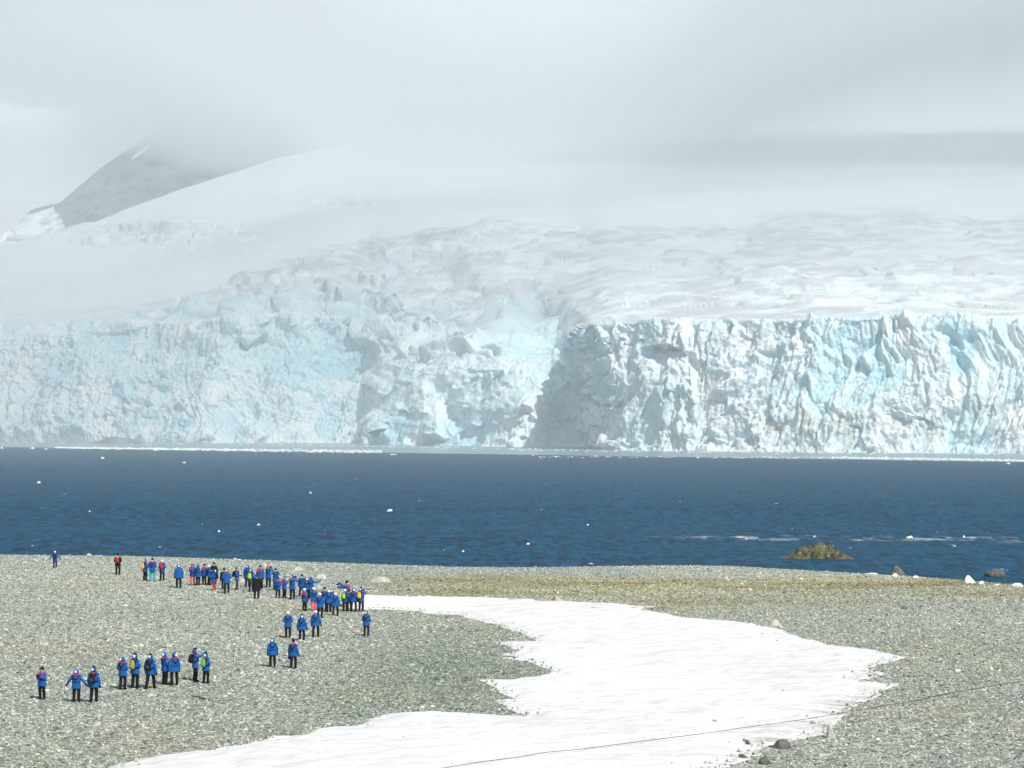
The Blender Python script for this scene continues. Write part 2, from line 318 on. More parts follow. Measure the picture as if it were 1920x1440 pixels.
    for s_, a_ in ((48, 7), (20, 4.2), (8.5, 2.3), (3.8, 1.1)):
        o_, id_, e_ = facet(x1/s_, y1/s_, z1/s_, int(s_*10), 1.5, np.where(cl, 30, 28).astype(np.float32))
        crack = -np.exp(-(e_/.09)**2)*.4
        big = np.where(PX > 1100, {48: .42, 20: .55, 8.5: .75, 3.8: .6}[s_], {48: .6, 20: .7, 8.5: .8, 3.8: .7}[s_]); big = np.where(cl, big, 1)
        lod = big*sstep(.45, .18, np.maximum(spx*ux, spy*.7)/s_)
        disp = disp+(o_+crack*np.where(cl, 1 if s_ < 30 else .3, .7))*a_*wt*lod*np.where(cl, 1, {48: 1.7, 20: 1.5}.get(s_, .5)); ids.append(id_); cr_ = cr_+np.exp(-(e_/.045)**2)*{48: .5, 20: .9, 8.5: .6, 3.8: .2}[s_]
    flute = fbm(x1/7, y1/7, Z/45, 4, 77)*2.0+(1-np.abs(fbm(x1/9, y1/9, Z/70, 3, 88)))*3.2
    disp = disp+flute*np.where(cl, .9, .1)*wt*sstep(3.5, 1.2, spx)
    disp += fbm(X/3.2, Y/3.2, Z/3.2, 3, 99)*.55*np.clip(wt, .0, 1)*sstep(2.6, 1.0, np.maximum(spx, spy))
    disp += fbm(X/260, Y/260, Z/260, 3, 21)*6*sstep(2.6, 3.2, zone)+fbm(X/40, Y/90, Z/60, 3, 22)*.8*sstep(2.6, 3.2, zone)
    edge = np.minimum(1, (np.arange(nr)/6.0))[:, None]
    P = P+nrm*(disp*(.25+.75*edge))[..., None]
    # foot of the cliff under water, and the back of the dome
    foot = P[0].copy(); foot[:, 2] = -9; P[0, :, 2] = np.minimum(P[0, :, 2], SEA+.5)
    back = P[-1].copy(); back[:, 1] += 500; back[:, 2] -= 60; back2 = back.copy(); back2[:, 1] += 800; back2[:, 2] = -9
    P = np.concatenate([foot[None], P, back[None], back2[None]], 0)
    def ext(a): return np.concatenate([a[:1], a, a[-1:], a[-1:]], 0)
    g = mesh_np('glacier', P.reshape(-1, 3), grid_faces(P.shape[0], P.shape[1]), M_ICE); tag(g, kind='structure')
    cav = sstep(.2, .9, fbm(X/55, Y/55, Z/80, 3, 61)+.15)*.5
    blue = (ids[1] > .72)*.30+(ids[2] > .8)*.28+cav+blob(1000, 590, 80, 60, .7)+blob(1800, 660, 30, 50, .8, 0, 3)+blob(1615, 420, 10, 30, 1)+blob(780, 672, 14, 8, .9)
    blue += np.clip(-disp/18, 0, .5)+cr_*.35
    blue = blue*np.where(zone < 1.1, 1, np.where((zone < 2) & (PX < 1080), .8, .35))*(1-sstep(2.7, 3, zone))
    dirt = np.clip((ids[0] > .45)*.55+(ids[1] > .5)*.35+.25*fbm(X/90, Y/160, Z/30, 3, 71), 0, 1)*np.where(zone < 1, .15, 1.25)*(1-sstep(2.85, 3.02, zone))*np.where(zone < 1.05, .3, 1)*np.where(PX < 1080, .25+.75*sstep(1.5, 2.3, zone), 1)*(1-.55*(1-sstep(200, 500, PX)))+lob*.8
    stain = blob(1560, 800, 220, 48, 1, 0, 2)+blob(1880, 800, 60, 50, .8, 0, 2)+blob(1350, 690, 14, 90, .55, 10, 1)+blob(1330, 780, 30, 60, .4)
    for nme, a in (('blue', blue), ('dirt', dirt), ('stain', stain), ('rough', np.clip(wt, .03, 1))): fattr(g, nme, ext(a))
build_glacier()

# ------------------------------------------------------------ far mountain and snowfield
def relief(name, mat, keys, base_row, D, thick, amp, n=260, m=120, sc=200, back=900):
    """a hill whose ridge line passes through the given points of the view at distance D"""
    kx, ky = zip(*keys); px = np.linspace(kx[0], kx[-1], n); ry = np.interp(px, kx, ky); t = np.linspace(0, 1, m)[:, None]
    zt = CH-(ry-HOR)/F*D; zb = CH-(base_row-HOR)/F*D*.8
    Z = zb+(zt-zb)*t; Y = D-thick*(1-t)+0*zt; X = (px-960)/F*D+0*t
    Y = Y+fbm(X/sc, Z/sc, Y/sc, 5, 3)*amp*(1-t**4)+(1-np.abs(fbm(X/sc*2.2, Z/sc*.7, Y/sc, 4, 13)))*amp*.7*(1-t**4)
    P = np.stack([X, Y, Z], -1); b = P[-1].copy(); b[:, 1] += back; b[:, 2] -= 250
    P = np.concatenate([P, b[None]], 0); o = mesh_np(name, P.reshape(-1, 3), grid_faces(P.shape[0], n), mat); tag(o, kind='structure'); return o
k = N('mountain_rock'); k.set(.9, .2)
rk = k.mix(k.ramp(k.noise(.006, 8, (1, 1, .5), .65), [(.35, 0), (.65, 1)]), (.08, .08, .075), (.22, .21, .19))
g_ = k.t.nodes.new('ShaderNodeNewGeometry')
k.col(k.mix(k.attr('snowy'), rk, (.88, .90, .92))); k.bump(k.noise(.02, 8), 1, 8)
DM = 5200
mt = relief('mountain', k.m, [(-20, 470), (48, 402), (62, 392), (112, 380), (140, 356), (185, 318), (222, 292), (265, 264), (296, 238), (330, 222), (380, 214), (450, 216), (560, 232), (700, 270), (860, 330)], 520, DM, 700, 120, 500, 220, 170)
co = np.zeros(len(mt.data.vertices)*3, np.float32); mt.data.vertices.foreach_get('co', co); co = co.reshape(-1, 3)
qx = co[:, 0]/co[:, 1]*F+960; qy = HOR-(co[:, 2]-CH)/co[:, 1]*F
def seg(ax, ay, bx, by, wd):
    L2 = (bx-ax)**2+(by-ay)**2; t = np.clip(((qx-ax)*(bx-ax)+(qy-ay)*(by-ay))/L2, 0, 1); return np.hypot(qx-ax-t*(bx-ax), qy-ay-t*(by-ay)) < wd
wob = fbm(qx/6, qy/6, qx*0, 3, 4)*4
lowsnow = (qx < np.interp(qy, [380, 384, 392, 405, 425, 440], [112, 100, 102, 112, 122, 132])+wob) & (qy > np.interp(qx, [60, 112], [401, 384]))
fattr(mt, 'snowy', (seg(250, 295, 281, 273, 2.2) | lowsnow | (qx < 48)).astype(float))
sf = relief('snow_hill', M_SNOW, [(-260, 395), (0, 376), (60, 374), (120, 378), (200, 372), (420, 360), (900, 350)], 560, 7000, 1600, 40, 200, 60, 600, 600)
fattr(sf, 'soil', np.zeros(len(sf.data.vertices)))

# ------------------------------------------------------------ beach
CRX = [-400, 0, 250, 500, 700, 850, 1000, 1250, 1380, 1500, 1700, 1920, 2300]; CRY = [1037, 1040, 1043, 1051, 1058, 1063, 1064, 1060, 1062, 1069, 1080, 1097, 1130]
def gz(x, y):
    x = np.asarray(x, float); y = np.asarray(y, float); yy = np.maximum(y, 60); px = x/yy*F+960
    yc = CH*F/(np.interp(px, CRX, CRY)-HOR)
    z = .10*fbm(x/14, y/14, x*0, 3, 201)+.04*fbm(x/3, y/3, x*0, 2, 202)
    z = z*sstep(60, 75, y)*(1-sstep(-6, 2, y-yc))
    z = z-np.clip(y-yc, 0, 400)*.14
    return np.maximum(z, -7)
def build_ground():
    xs = np.concatenate([-np.geomspace(6000, 62, 24), np.linspace(-60, 60, 360), np.geomspace(62, 6000, 24)])
    ys = np.concatenate([[-600, -200, -50, 20, 50], np.linspace(70, 245, 420), np.geomspace(250, 9000, 26)])
    X, Y = np.meshgrid(xs, ys); Z = gz(X, Y)
    o = mesh_np('ground', np.stack([X, Y, Z], -1).reshape(-1, 3), grid_faces(len(ys), len(xs)), M_GROUND); tag(o, kind='structure')
build_ground()

SNOW = [(640, 1111), (690, 1113), (780, 1117), (900, 1121), (1000, 1124), (1020, 1127), (1130, 1131), (1235, 1137), (1205, 1142), (1250, 1150), (1295, 1159), (1400, 1168), (1470, 1181), (1500, 1193), (1545, 1206), (1640, 1219), (1712, 1232), (1660, 1243), (1632, 1252), (1650, 1262), (1612, 1274), (1690, 1281),
        (1655, 1300), (1620, 1316), (1600, 1330), (1560, 1352), (1545, 1374), (1480, 1391), (1440, 1402), (1424, 1420), (1370, 1440), (1300, 1475), (140, 1475), (190, 1441), (270, 1420), (300, 1408), (420, 1400), (520, 1381), (600, 1369), (673, 1360), (722, 1345), (757, 1337), (819, 1331), (939, 1338), (990, 1340), (955, 1325), (921, 1311), (954, 1310), (925, 1292), (892, 1279), (960, 1276), (1034, 1264),
        (1012, 1250), (986, 1241), (930, 1231), (966, 1229), (945, 1224), (972, 1220), (945, 1208), (919, 1199), (1010, 1201), (960, 1180), (905, 1163), (850, 1153), (780, 1148), (690, 1143), (640, 1140)]
SNW = np.array([at(*p) for p in SNOW])
def inside(x, y, poly=SNW):
    r = np.zeros(x.shape, bool); n = len(poly)
    for i in range(n):
        x1, y1 = poly[i]; x2, y2 = poly[(i+1) % n]
        if y1 == y2: continue
        c = ((y1 > y) != (y2 > y)) & (x < (x2-x1)*(y-y1)/(y2-y1)+x1); r ^= c
    return r
def edge_dist(x, y, poly=SNW):
    d = np.full(x.shape, 1e9)
    for i in range(len(poly)):
        a, b = poly[i], poly[(i+1) % len(poly)]; ab = b-a; t = np.clip(((x-a[0])*ab[0]+(y-a[1])*ab[1])/(ab@ab), 0, 1)
        d = np.minimum(d, np.hypot(x-a[0]-t*ab[0], (y-a[1]-t*ab[1])*.45))
    return d
def warp(x, y): return x+.28*fbm(x/1.1, y/2.2, x*0, 4, 301), y+.7*fbm(x/1.1, y/1.5, x*0, 4, 302)
def build_snow():
    xs = np.arange(-18, 30, .11); ys = np.arange(75, 172, .22); X, Y = np.meshgrid(xs, ys)
    wx, wy = warp(X, Y); ins = inside(wx, wy); d = edge_dist(wx, wy)
    sd = np.where(ins, d, -d)
    h = .02+.16*sstep(0, 1.6, sd)-.4*sstep(0, -.35, -(-sd))*0
    h = np.where(ins, h, -.12)
    Z = gz(X, Y)+h+.05*fbm(X/2.4, Y/1.6, X*0, 3, 303)*sstep(0, 1, sd)+.05*fbm(X/.9, Y/.9, X*0, 3, 304)*sstep(0, .6, sd)
    Fq = grid_faces(len(ys), len(xs)); keep = ins.ravel()[Fq].any(1); Fq = Fq[keep]
    used = np.unique(Fq); remap = np.full(X.size, -1); remap[used] = np.arange(len(used))
    V = np.stack([X, Y, Z], -1).reshape(-1, 3)[used]; o = mesh_np('snow', V, remap[Fq], M_SNOW); tag(o, kind='structure')
    q = X/Y*F+960; r_ = HOR+CH*F/Y
    soil = 1.0*sstep(3.0, 0, d)*sstep(1250, 1450, q)*sstep(1250, 1330, r_)+.25*np.exp(-((q-1560)/170)**2-((r_-1275)/16)**2)+.22*sstep(1380, 1440, r_)*sstep(1100, 1350, q)
    fattr(o, 'soil', soil.ravel()[used])
build_snow()

# loose stones lying all over the beach
def stone_mesh(name, seed, sub=2, sq=(1, .8, .55), ang=.5):
    bm = bmesh.new(); bmesh.ops.create_icosphere(bm, subdivisions=sub, radius=1); r = np.random.default_rng(seed)
    pl = r.normal(size=(11, 3)); pl /= np.linalg.norm(pl, axis=1, keepdims=True); off = r.uniform(.6, .95, 11)
    for v in bm.verts:
        c = np.array(v.co)
        for n_, o_ in zip(pl, off):
            d = c@n_-o_
            if d > 0: c = c-n_*d*ang*1.8
        v.co = Vector(c*np.array(sq))
    me = bpy.data.meshes.new(name); bm.to_mesh(me); bm.free(); me.materials.append(M_STONE); return me
def build_gravel():
    src = bpy.data.collections.new('stone_shapes')
    for i in range(7):
        me = stone_mesh('stone', 50+i, 1 if i < 4 else 2, (1, random.uniform(.6, .9), random.uniform(.4, .7)), .5); src.objects.link(bpy.data.objects.new('stone', me))
    n = 430000; Y = np.sqrt(rng.uniform(76**2, 222**2, n)); u = rng.uniform(-.262, .262, n); X = u*Y
    q = X/Y*F+960; yc = CH*F/(np.interp(q, CRX, CRY)-HOR)
    wx, wy = warp(X, Y); ins = inside(wx, wy); strew = np.zeros(n, bool); ii = np.where(ins)[0]; dd = edge_dist(wx[ii], wy[ii]); strew[ii] = rng.random(len(ii)) < .55*np.exp(-dd/.22)+.10*np.exp(-dd/1.3)*(q[ii] > 1250)+.0008
    ok = (~ins | strew) & (Y < yc+2.5)
    X, Y = X[ok], Y[ok]; n = len(X); s = np.exp(rng.normal(math.log(.048), .42, n)).clip(.03, .26)
    big = rng.random(n) < .004; s[big] *= rng.uniform(1.6, 2.6, big.sum())
    bank = (Y > 157) & (Y < 186) & (X > -14); s[bank] *= 1.1
    Z = gz(X, Y)+s*.12+np.where(strew[ok], .12, 0)
    me = bpy.data.meshes.new('gravel'); me.vertices.add(n); me.vertices.foreach_set('co', np.stack([X, Y, Z], -1).astype(np.float32).ravel())
    at_ = me.attributes.new('size', 'FLOAT', 'POINT'); at_.data.foreach_set('value', s.astype(np.float32))
    ar = me.attributes.new('turn', 'FLOAT_VECTOR', 'POINT'); ar.data.foreach_set('vector', np.stack([rng.normal(0, .35, n), rng.normal(0, .35, n), rng.uniform(0, 6.28, n)], -1).astype(np.float32).ravel())
    ai = me.attributes.new('pick', 'INT', 'POINT'); ai.data.foreach_set('value', rng.integers(0, 7, n).astype(np.int32))
    o = bpy.data.objects.new('gravel', me); COL.objects.link(o); tag(o, 'grey green shingle of loose fist sized stones covering the beach', 'gravel', kind='stuff')
    ng = bpy.data.node_groups.new('scatter_stones', 'GeometryNodeTree')
    ng.interface.new_socket('Geometry', in_out='INPUT', socket_type='NodeSocketGeometry'); ng.interface.new_socket('Geometry', in_out='OUTPUT', socket_type='NodeSocketGeometry')
    nn, ll = ng.nodes, ng.links; gi = nn.new('NodeGroupInput'); go = nn.new('NodeGroupOutput'); ip = nn.new('GeometryNodeInstanceOnPoints'); ci = nn.new('GeometryNodeCollectionInfo')
    ci.inputs['Collection'].default_value = src; ci.inputs['Separate Children'].default_value = True; ci.inputs['Reset Children'].default_value = True
    def na(nm, ty):
        a = nn.new('GeometryNodeInputNamedAttribute'); a.data_type = ty; a.inputs['Name'].default_value = nm; return a.outputs['Attribute']
    mtp = nn.new('GeometryNodeMeshToPoints'); ll.new(gi.outputs[0], mtp.inputs[0]); ll.new(mtp.outputs[0], ip.inputs['Points'])
    ll.new(ci.outputs[0], ip.inputs['Instance']); ip.inputs['Pick Instance'].default_value = True
    ll.new(na('pick', 'INT'), ip.inputs['Instance Index']); ll.new(na('turn', 'FLOAT_VECTOR'), ip.inputs['Rotation']); ll.new(na('size', 'FLOAT'), ip.inputs['Scale'])
    ll.new(ip.outputs[0], go.inputs[0]); md = o.modifiers.new('scatter', 'NODES'); md.node_group = ng
build_gravel()

# ------------------------------------------------------------ the sea
def build_water():
    ys = np.geomspace(160, 9000, 620); us = np.linspace(-.75, .75, 760); U, Y = np.meshgrid(us, ys); X = U*Y; Z = np.full_like(X, SEA)
    fade = np.exp(-Y/420)
    for wl_, a, dr in ((19, .10, 80), (13, .08, 60), (9, .07, 100), (6.2, .05, 75), (31, .1, 95)):
        d = R(dr); ph = (X*math.cos(d)+Y*math.sin(d))/wl_*6.283+fbm(X/60, Y/60, X*0, 2, int(wl_))*3; Z += a*np.sin(ph)*fade*(.6+.4*fbm(X/45, Y/45, X*0, 2, int(wl_)+3))
    o = mesh_np('water', np.stack([X, Y, Z], -1).reshape(-1, 3), grid_faces(len(ys), len(us)), M_WATER); tag(o, kind='structure')
build_water()

# ------------------------------------------------------------ boulders, islet, ice
M_PALE = m_rock('pale_boulder_stone', (.40, .40, .36), (.58, .57, .52)); M_TAN = m_rock('tan_stone', (.36, .32, .24), (.52, .47, .37))
M_DARK = m_rock('dark_stone', (.06, .065, .06), (.16, .16, .14)); M_MID = m_rock('grey_stone', (.24, .25, .24), (.38, .38, .36))
M_FLOE = m_plain('floe_ice', (.86, .91, .93), .45, .4, .1, 3)
PEAK = ('peaked', 'pyramid', 'pointed', 'upright', 'wedge')
def rock(name, cx, y_px, w_px, h_px, mat, label, cat, group=None, z=0., seed=0, deep=.8, sub=3, ang=.45, sink=.25, kind_z=None):
    X, Y = at(cx, y_px, z); g0 = float(gz(X, Y)) if kind_z is None else kind_z; sx = w_px/F*Y/2; sz = h_px/F*Y
    bm = bmesh.new(); bmesh.ops.create_icosphere(bm, subdivisions=sub, radius=1); r = np.random.default_rng(seed+900)
    pl = r.normal(size=(14, 3)); pl /= np.linalg.norm(pl, axis=1, keepdims=True); off = r.uniform(.55, .95, 14)
    vs = np.array([v.co for v in bm.verts])
    for n_, o_ in zip(pl, off):
        d = np.clip(vs@n_-o_, 0, None); vs = vs-n_*d[:, None]*ang*2
    vs *= 1+.06*fbm(vs[:, 0]*3+seed, vs[:, 1]*3, vs[:, 2]*3, 3, 500)[:, None]
    if any(w_ in label.split() for w_ in PEAK) and 'touching' not in label and 'right of' not in label and 'in front' not in label:
        tt = np.clip((vs[:, 2]+.3)/1.2, 0, 1); vs[:, 0] = vs[:, 0]*(1-.62*tt)-.12*tt; vs[:, 1] *= 1-.6*tt
    vs[:, 0] *= sx/max(.01, np.abs(vs[:, 0]).max()); vs[:, 1] *= sx*deep; vs[:, 2] *= sz/(vs[:, 2].max()*(1-sink))
    for v, c in zip(bm.verts, vs): v.co = Vector(c)
    for f_ in bm.faces: f_.smooth = ang < .6
    me = bpy.data.meshes.new(name); bm.to_mesh(me); bm.free(); me.materials.append(mat)
    o = bpy.data.objects.new(name, me); COL.objects.link(o); o.location = (X, Y, g0-sink*vs[:, 2].max()*.6); return tag(o, label, cat, group)
BO = 'boulders on the shingle beach'
for i, (cx, y_, w_, h_, m_, lb) in enumerate([
    (714, 1090, 42, 10, M_PALE, 'broad pale slab boulder on the bank above the end of the snow'),
    (603, 1084, 24, 9, M_PALE, 'rounded pale boulder behind the person pointing right'),
    (730, 1121, 30, 11, M_MID, 'grey peaked boulder sticking out of the snow beside the crowd'),
    (748, 1122, 16, 4, M_MID, 'low grey stone touching the peaked boulder in the snow'),
    (873, 1126, 22, 3.5, M_MID, 'thin flat grey stone in the far strip of snow'),
    (960, 1128, 20, 4, M_MID, 'small flat stone in the middle of the far snow edge'),
    (1047, 1129, 28, 12, M_TAN, 'squared tan boulder at the far edge of the snow'),
    (1012, 1129, 30, 5, M_MID, 'low dark edged stone left of the squared tan boulder'),
    (1111, 1142, 20, 5, M_MID, 'lone low grey stone in the upper snow'),
    (1188, 1142, 18, 4.5, M_TAN, 'small tan stone where the snow meets the far bank'),
    (1207, 1146, 14, 4, M_MID, 'small grey stone right of the small tan stone'),
    (1455, 1172, 32, 10, M_PALE, 'pale cream boulder on the shingle above the right snow edge'),
    (1545, 1224, 9, 3, M_DARK, 'tiny dark stone near the right tip of the snow'),
    (1618, 1285, 32, 11, M_TAN, 'tan wedge boulder at the notch of the snow on the right'),
    (1592, 1285, 26, 5, M_TAN, 'flat tan stone leaning on the wedge boulder'),
    (1558, 1382, 26, 25, M_PALE, 'upright pale grey boulder at the right snow edge'),
    (1467, 1401, 40, 15, M_DARK, 'big dark boulder at the lower right edge of the snow'),
    (1432, 1411, 24, 8, M_TAN, 'brown flat boulder left of the big dark boulder'),
    (1393, 1424, 24, 7, M_DARK, 'small dark rock alone in the snow near the bottom'),
    (1433, 1435, 24, 13, M_DARK, 'dark rounded rock at the bottom end of the snow edge'),
    (1370, 1422, 7, 3, M_DARK, 'tiny dark rock left of the small dark rock'),
    (496, 1062, 12, 6, M_PALE, 'cream stone behind the person with the magenta scarf'),
    (453, 1090, 14, 7, M_PALE, 'pale stone beside the person with a black daypack'),
    (440, 1048, 8, 4, M_PALE, 'pale stone on the crest of the left beach'),
    (168, 1042, 13, 4, M_PALE, 'pale stone on the crest near the person with the red pack'),
    (560, 1068, 20, 6, M_PALE, 'wide pale stone on the bank above the photographers'),
    (85, 1209, 12, 4, M_PALE, 'pale stone on the left shingle above the walking pair'),
    (196, 1328, 10, 5, M_PALE, 'bright pale stone below the walking pair'),
    (660, 1276, 10, 4, M_PALE, 'pale stone in the open shingle left of the snow'),
    (1425, 1076, 10, 4, M_PALE, 'light stone on the crest of the right beach')]):
    rock('boulder', cx, y_, w_, h_, m_, lb, 'boulder', BO, seed=i)
# sea rocks
k = N('islet_rock'); k.set(.85, .3)
c_ = k.mix(k.ramp(k.noise(.9, 6), [(.4, 0), (.62, 1)]), (.035, .05, .022), (.19, .17, .09)); c_ = k.mix(k.ramp(k.noise(1.6, 3), [(.66, 0), (.70, 1)]), c_, (.75, .73, .66))
k.col(c_); k.bump(k.noise(2.5, 6), 1, .5)
def islet():
    X0, Y0 = at(1533, 1045, SEA); sx = 68/F*Y0; n = 90
    u, v = np.meshgrid(np.linspace(-1, 1, n), np.linspace(-1, 1, n)); x = u*sx; y = v*3.2
    prof = np.interp(u, [-1, -.78, -.62, -.38, -.1, .2, .5, .75, .9, 1], [-.1, .06, .35, .72, 1.0, .92, .6, .14, .05, -.1])
    z = prof*1.2*(1-v*v)+(.40*fbm(x*1.1, y*1.1, x*0, 5, 700, .6)+.35*facet(x/.9, y/.9, x*0, 5, 1.5, 30)[0])*np.clip(prof*2, 0, 1)*(1-v**4)-.25*(np.abs(v) > .8)
    V = np.stack([x, y, z], -1); V[[0, -1], :, 2] = -1.5; V[:, [0, -1], 2] = -1.5
    o = mesh_np('rock_islet', V.reshape(-1, 3), grid_faces(n, n), k.m); o.location = (X0, Y0, SEA); tag(o, 'mossy brown rock islet rising from the blue water off the right beach', 'islet')
islet()
rock('sea_rock', 1683, 1078, 34, 12, M_DARK, 'dark pointed rock just beyond the right beach crest', 'rock', 'rocks off the right beach', z=SEA, seed=61, kind_z=SEA+.2, ang=.25)
rock('sea_rock', 1866, 1081, 42, 10, M_DARK, 'dark low rock in the water at the far right', 'rock', 'rocks off the right beach', z=SEA, seed=62, kind_z=SEA+.2, ang=.25)
IB = 'stranded ice along the right beach'
for i, (cx, y_, w_, h_, lb) in enumerate([(1816, 1093, 34, 17, 'white pyramid of stranded ice on the right beach crest'), (1841, 1095, 16, 7, 'small white ice lump right of the white pyramid'),
    (1525, 1067, 14, 5, 'white ice lump on the crest below the islet'), (1515, 1068, 8, 3, 'tiny ice bit left of the lump below the islet'), (1632, 1075, 44, 4, 'long flat strip of white ice along the beach crest'),
    (1678, 1080, 14, 6, 'white ice lump in front of the dark pointed rock'), (1716, 1083, 18, 5, 'low ice lump right of the dark pointed rock'), (1908, 1101, 26, 9, 'white ice lump at the right frame edge'), (1870, 1098, 30, 3, 'flat white ice sliver between pyramid and frame edge')]):
    rock('ice_block', cx, y_, w_*.9, h_*.75, M_FLOE, lb, 'ice', IB, seed=80+i, ang=.6, sub=2)
IF = 'small floating ice pieces'
SH = .72
for i, (cx, y_, w_, h_, lb) in enumerate([(730, 959, 18, 5, 'flat white floe in mid water right of centre left'), (192, 860, 12, 4, 'small white floe just below the brash line at left'), (73, 906, 10, 4, 'small white floe near the left edge in dark water'),
    (60, 842, 16, 4, 'white floe left of the brash line'), (86, 843, 11, 3, 'smaller white floe touching the brash line start'), (3, 841, 8, 4, 'white floe cut by the left frame edge'), (410, 997, 7, 4, 'little floe above the person group on the left'),
    (485, 985, 9, 3, 'floe shaped like a dash above the left beach'), (582, 925, 7, 3, 'tiny floe in upper mid water left of centre'), (168, 960, 6, 3, 'tiny floe in dark water above the left crest'),
    (990, 1021, 10, 3, 'pale floe nearest the middle beach crest'), (345, 868, 10, 2, 'thin floe under the brash line'), (1706, 1010, 22, 6, 'bright ice lump within the foam streak'), (1808, 1008, 9, 5, 'peaked ice bit at the end of the foam streak'),
    (1527, 1007, 7, 3, 'tiny ice bit above the islet'), (1662, 858, 10, 3, 'white floe by the silty water on the right'), (1890, 870, 14, 3, 'flat floe near the right edge by the glacier'), (1000, 855, 6, 3, 'small floe below the glacier corner'),
    (738, 853, 20, 2, 'thin wide floe in front of the bright ice lobe'), (868, 1035, 7, 3, 'tiny ice bit close to the beach right of the crowd'), (1102, 985, 6, 2, 'tiny floe in the water right of centre'), (1400, 1012, 6, 2, 'tiny floe left of the foam streak'),
    (1300, 846, 30, 5, 'low ice rubble pile at the foot of the right cliff')]):
    rock('ice_floe', cx, y_, w_*SH, h_*SH, M_FLOE, lb, 'ice floe', IF, z=SEA, seed=120+i, kind_z=SEA+.05, ang=.6, sub=2)
rock('growler', 210, 832, 118, 12, m_rock('dirty_ice', (.09, .11, .12), (.26, .29, .30), .05, 1), 'dark dirty ice mound floating below the left glacier wall', 'ice', z=SEA, seed=201, kind_z=SEA, deep=.3)
def brash():
    me_ = [stone_mesh('bit', 300+i, 1, (1, .8, .5), .6) for i in range(4)]; Vs, Fs = [], []; off = 0
    def put(cx, y_, s):
        nonlocal off
        m0 = random.choice(me_); X, Y = at(cx, y_, SEA); a = random.uniform(0, 6.28); c, s_ = math.cos(a), math.sin(a)
        v = np.array([q.co for q in m0.vertices])*s*np.array([1.3, 1, .8]); v = np.stack([v[:, 0]*c-v[:, 1]*s_+X, v[:, 0]*s_+v[:, 1]*c+Y, v[:, 2]+SEA], -1)
        f_ = np.array([list(p.vertices) for p in m0.polygons])+off; off += len(v); Vs.append(v); Fs.append(f_)
    for i in range(1500):
        t = random.random(); cx = 105+610*t**1.15; put(cx, 839.5+7.5*t+random.gauss(0, .5+1.1*t), random.uniform(.5, 1.3)*(1.25-.4*t))
    for i in range(900):
        cx = random.uniform(1000, 1940) if random.random() < .3 else random.uniform(1560, 1940)
        put(cx, np.interp(cx, [1000, 1560, 1940], [857, 858, 864])+random.gauss(0, .9), random.uniform(.3, .85))
    for i in range(500):
        cx = random.uniform(-20, 1940); put(cx, np.interp(cx, [0, 380, 680, 1100, 1940], [829.5, 832, 835, 844, 851])+abs(random.gauss(0, 1.5)), random.uniform(.4, 1.2))
    for i in range(60):
        put(random.uniform(0, 1920), random.choice([random.uniform(850, 900), random.uniform(900, 1035)]), random.uniform(.08, .2))
    o = mesh_np('brash_ice', np.concatenate(Vs), np.concatenate(Fs), M_FLOE, False); tag(o, 'line of broken brash ice drifting in front of the glacier', 'brash ice', kind='stuff')
brash()

# ------------------------------------------------------------ rope over the snow, driftwood
def tube_mesh(name, pts, rad, mat, n=6, parent=None):
    V, Fc = [], []; pts = [Vector(p) for p in pts]
    for i, p in enumerate(pts):
        d = (pts[min(i+1, len(pts)-1)]-pts[max(i-1, 0)]).normalized(); a = d.orthogonal().normalized(); b = d.cross(a); r_ = rad[i] if hasattr(rad, '__len__') else rad
        for j in range(n): V.append(p+(a*math.cos(6.2832*j/n)+b*math.sin(6.2832*j/n))*r_)
    for i in range(len(pts)-1):
        for j in range(n): Fc.append((i*n+j, i*n+(j+1) % n, (i+1)*n+(j+1) % n, (i+1)*n+j))
    return mesh_np(name, [tuple(v) for v in V], Fc, mat, True, parent)
pts = []
for t in np.linspace(0, 1, 160):
    cx = 780+(1912-780)*t; y_ = np.interp(cx, [780, 855, 1000, 1300, 1590, 1700, 1800, 1912], [1451, 1440, 1420, 1379, 1334, 1316, 1296, 1279])+.15*math.sin(t*40)
    zz = .26 if cx < 1590 else .06; X, Y = at(cx, y_, zz); pts.append((X, Y, float(gz(X, Y))+zz))
o = tube_mesh('rope', pts, .013, m_plain('dark_rope', (.06, .055, .05), .9)); tag(o, 'thin dark rope laid across the snow and the right shingle', 'rope')
pts = [(*at(x_, y_), .07+.03*math.sin(x_)) for x_, y_ in ((358, 1307), (372, 1310), (386, 1314), (400, 1318), (425, 1323))]
o = tube_mesh('driftwood', pts, [.03, .045, .05, .04, .02], m_plain('wood', (.22, .15, .08), .9)); tag(o, 'thin brown driftwood stick on the shingle below the green backpack', 'driftwood')

# ------------------------------------------------------------ people
CL = {'blue': (.004, .10, .36), 'black': (.006, .006, .008), 'white': (.82, .84, .86), 'red': (.55, .02, .03), 'pink': (.75, .10, .18), 'cyan': (.02, .42, .50), 'lime': (.35, .60, .03), 'yellow': (.85, .45, .02),
      'green': (.10, .42, .08), 'olive': (.33, .31, .05), 'magenta': (.50, .02, .14), 'orange': (.80, .14, .06), 'skin': (.55, .33, .24), 'teal': (.02, .16, .20), 'navy': (.006, .02, .18), 'hair': (.05, .03, .02), 'grey': (.05, .05, .06)}
CM = {}
def cloth(c):
    if c not in CM: CM[c] = m_plain(c+('_skin' if c == 'skin' else '_fabric'), CL[c], .75, .2, .02, 9)
    return CM[c]
def ring_loft(bm, rings, n=14):
    prev = None
    for (cx, cy, cz, rx, ry) in rings:
        cur = [bm.verts.new((cx+rx*math.cos(6.2832*j/n), cy+ry*math.sin(6.2832*j/n), cz)) for j in range(n)]
        if prev:
            for j in range(n): bm.faces.new((prev[j], prev[(j+1) % n], cur[(j+1) % n], cur[j]))
        else: bm.faces.new(list(reversed(cur)))
        prev = cur
    bm.faces.new(prev)
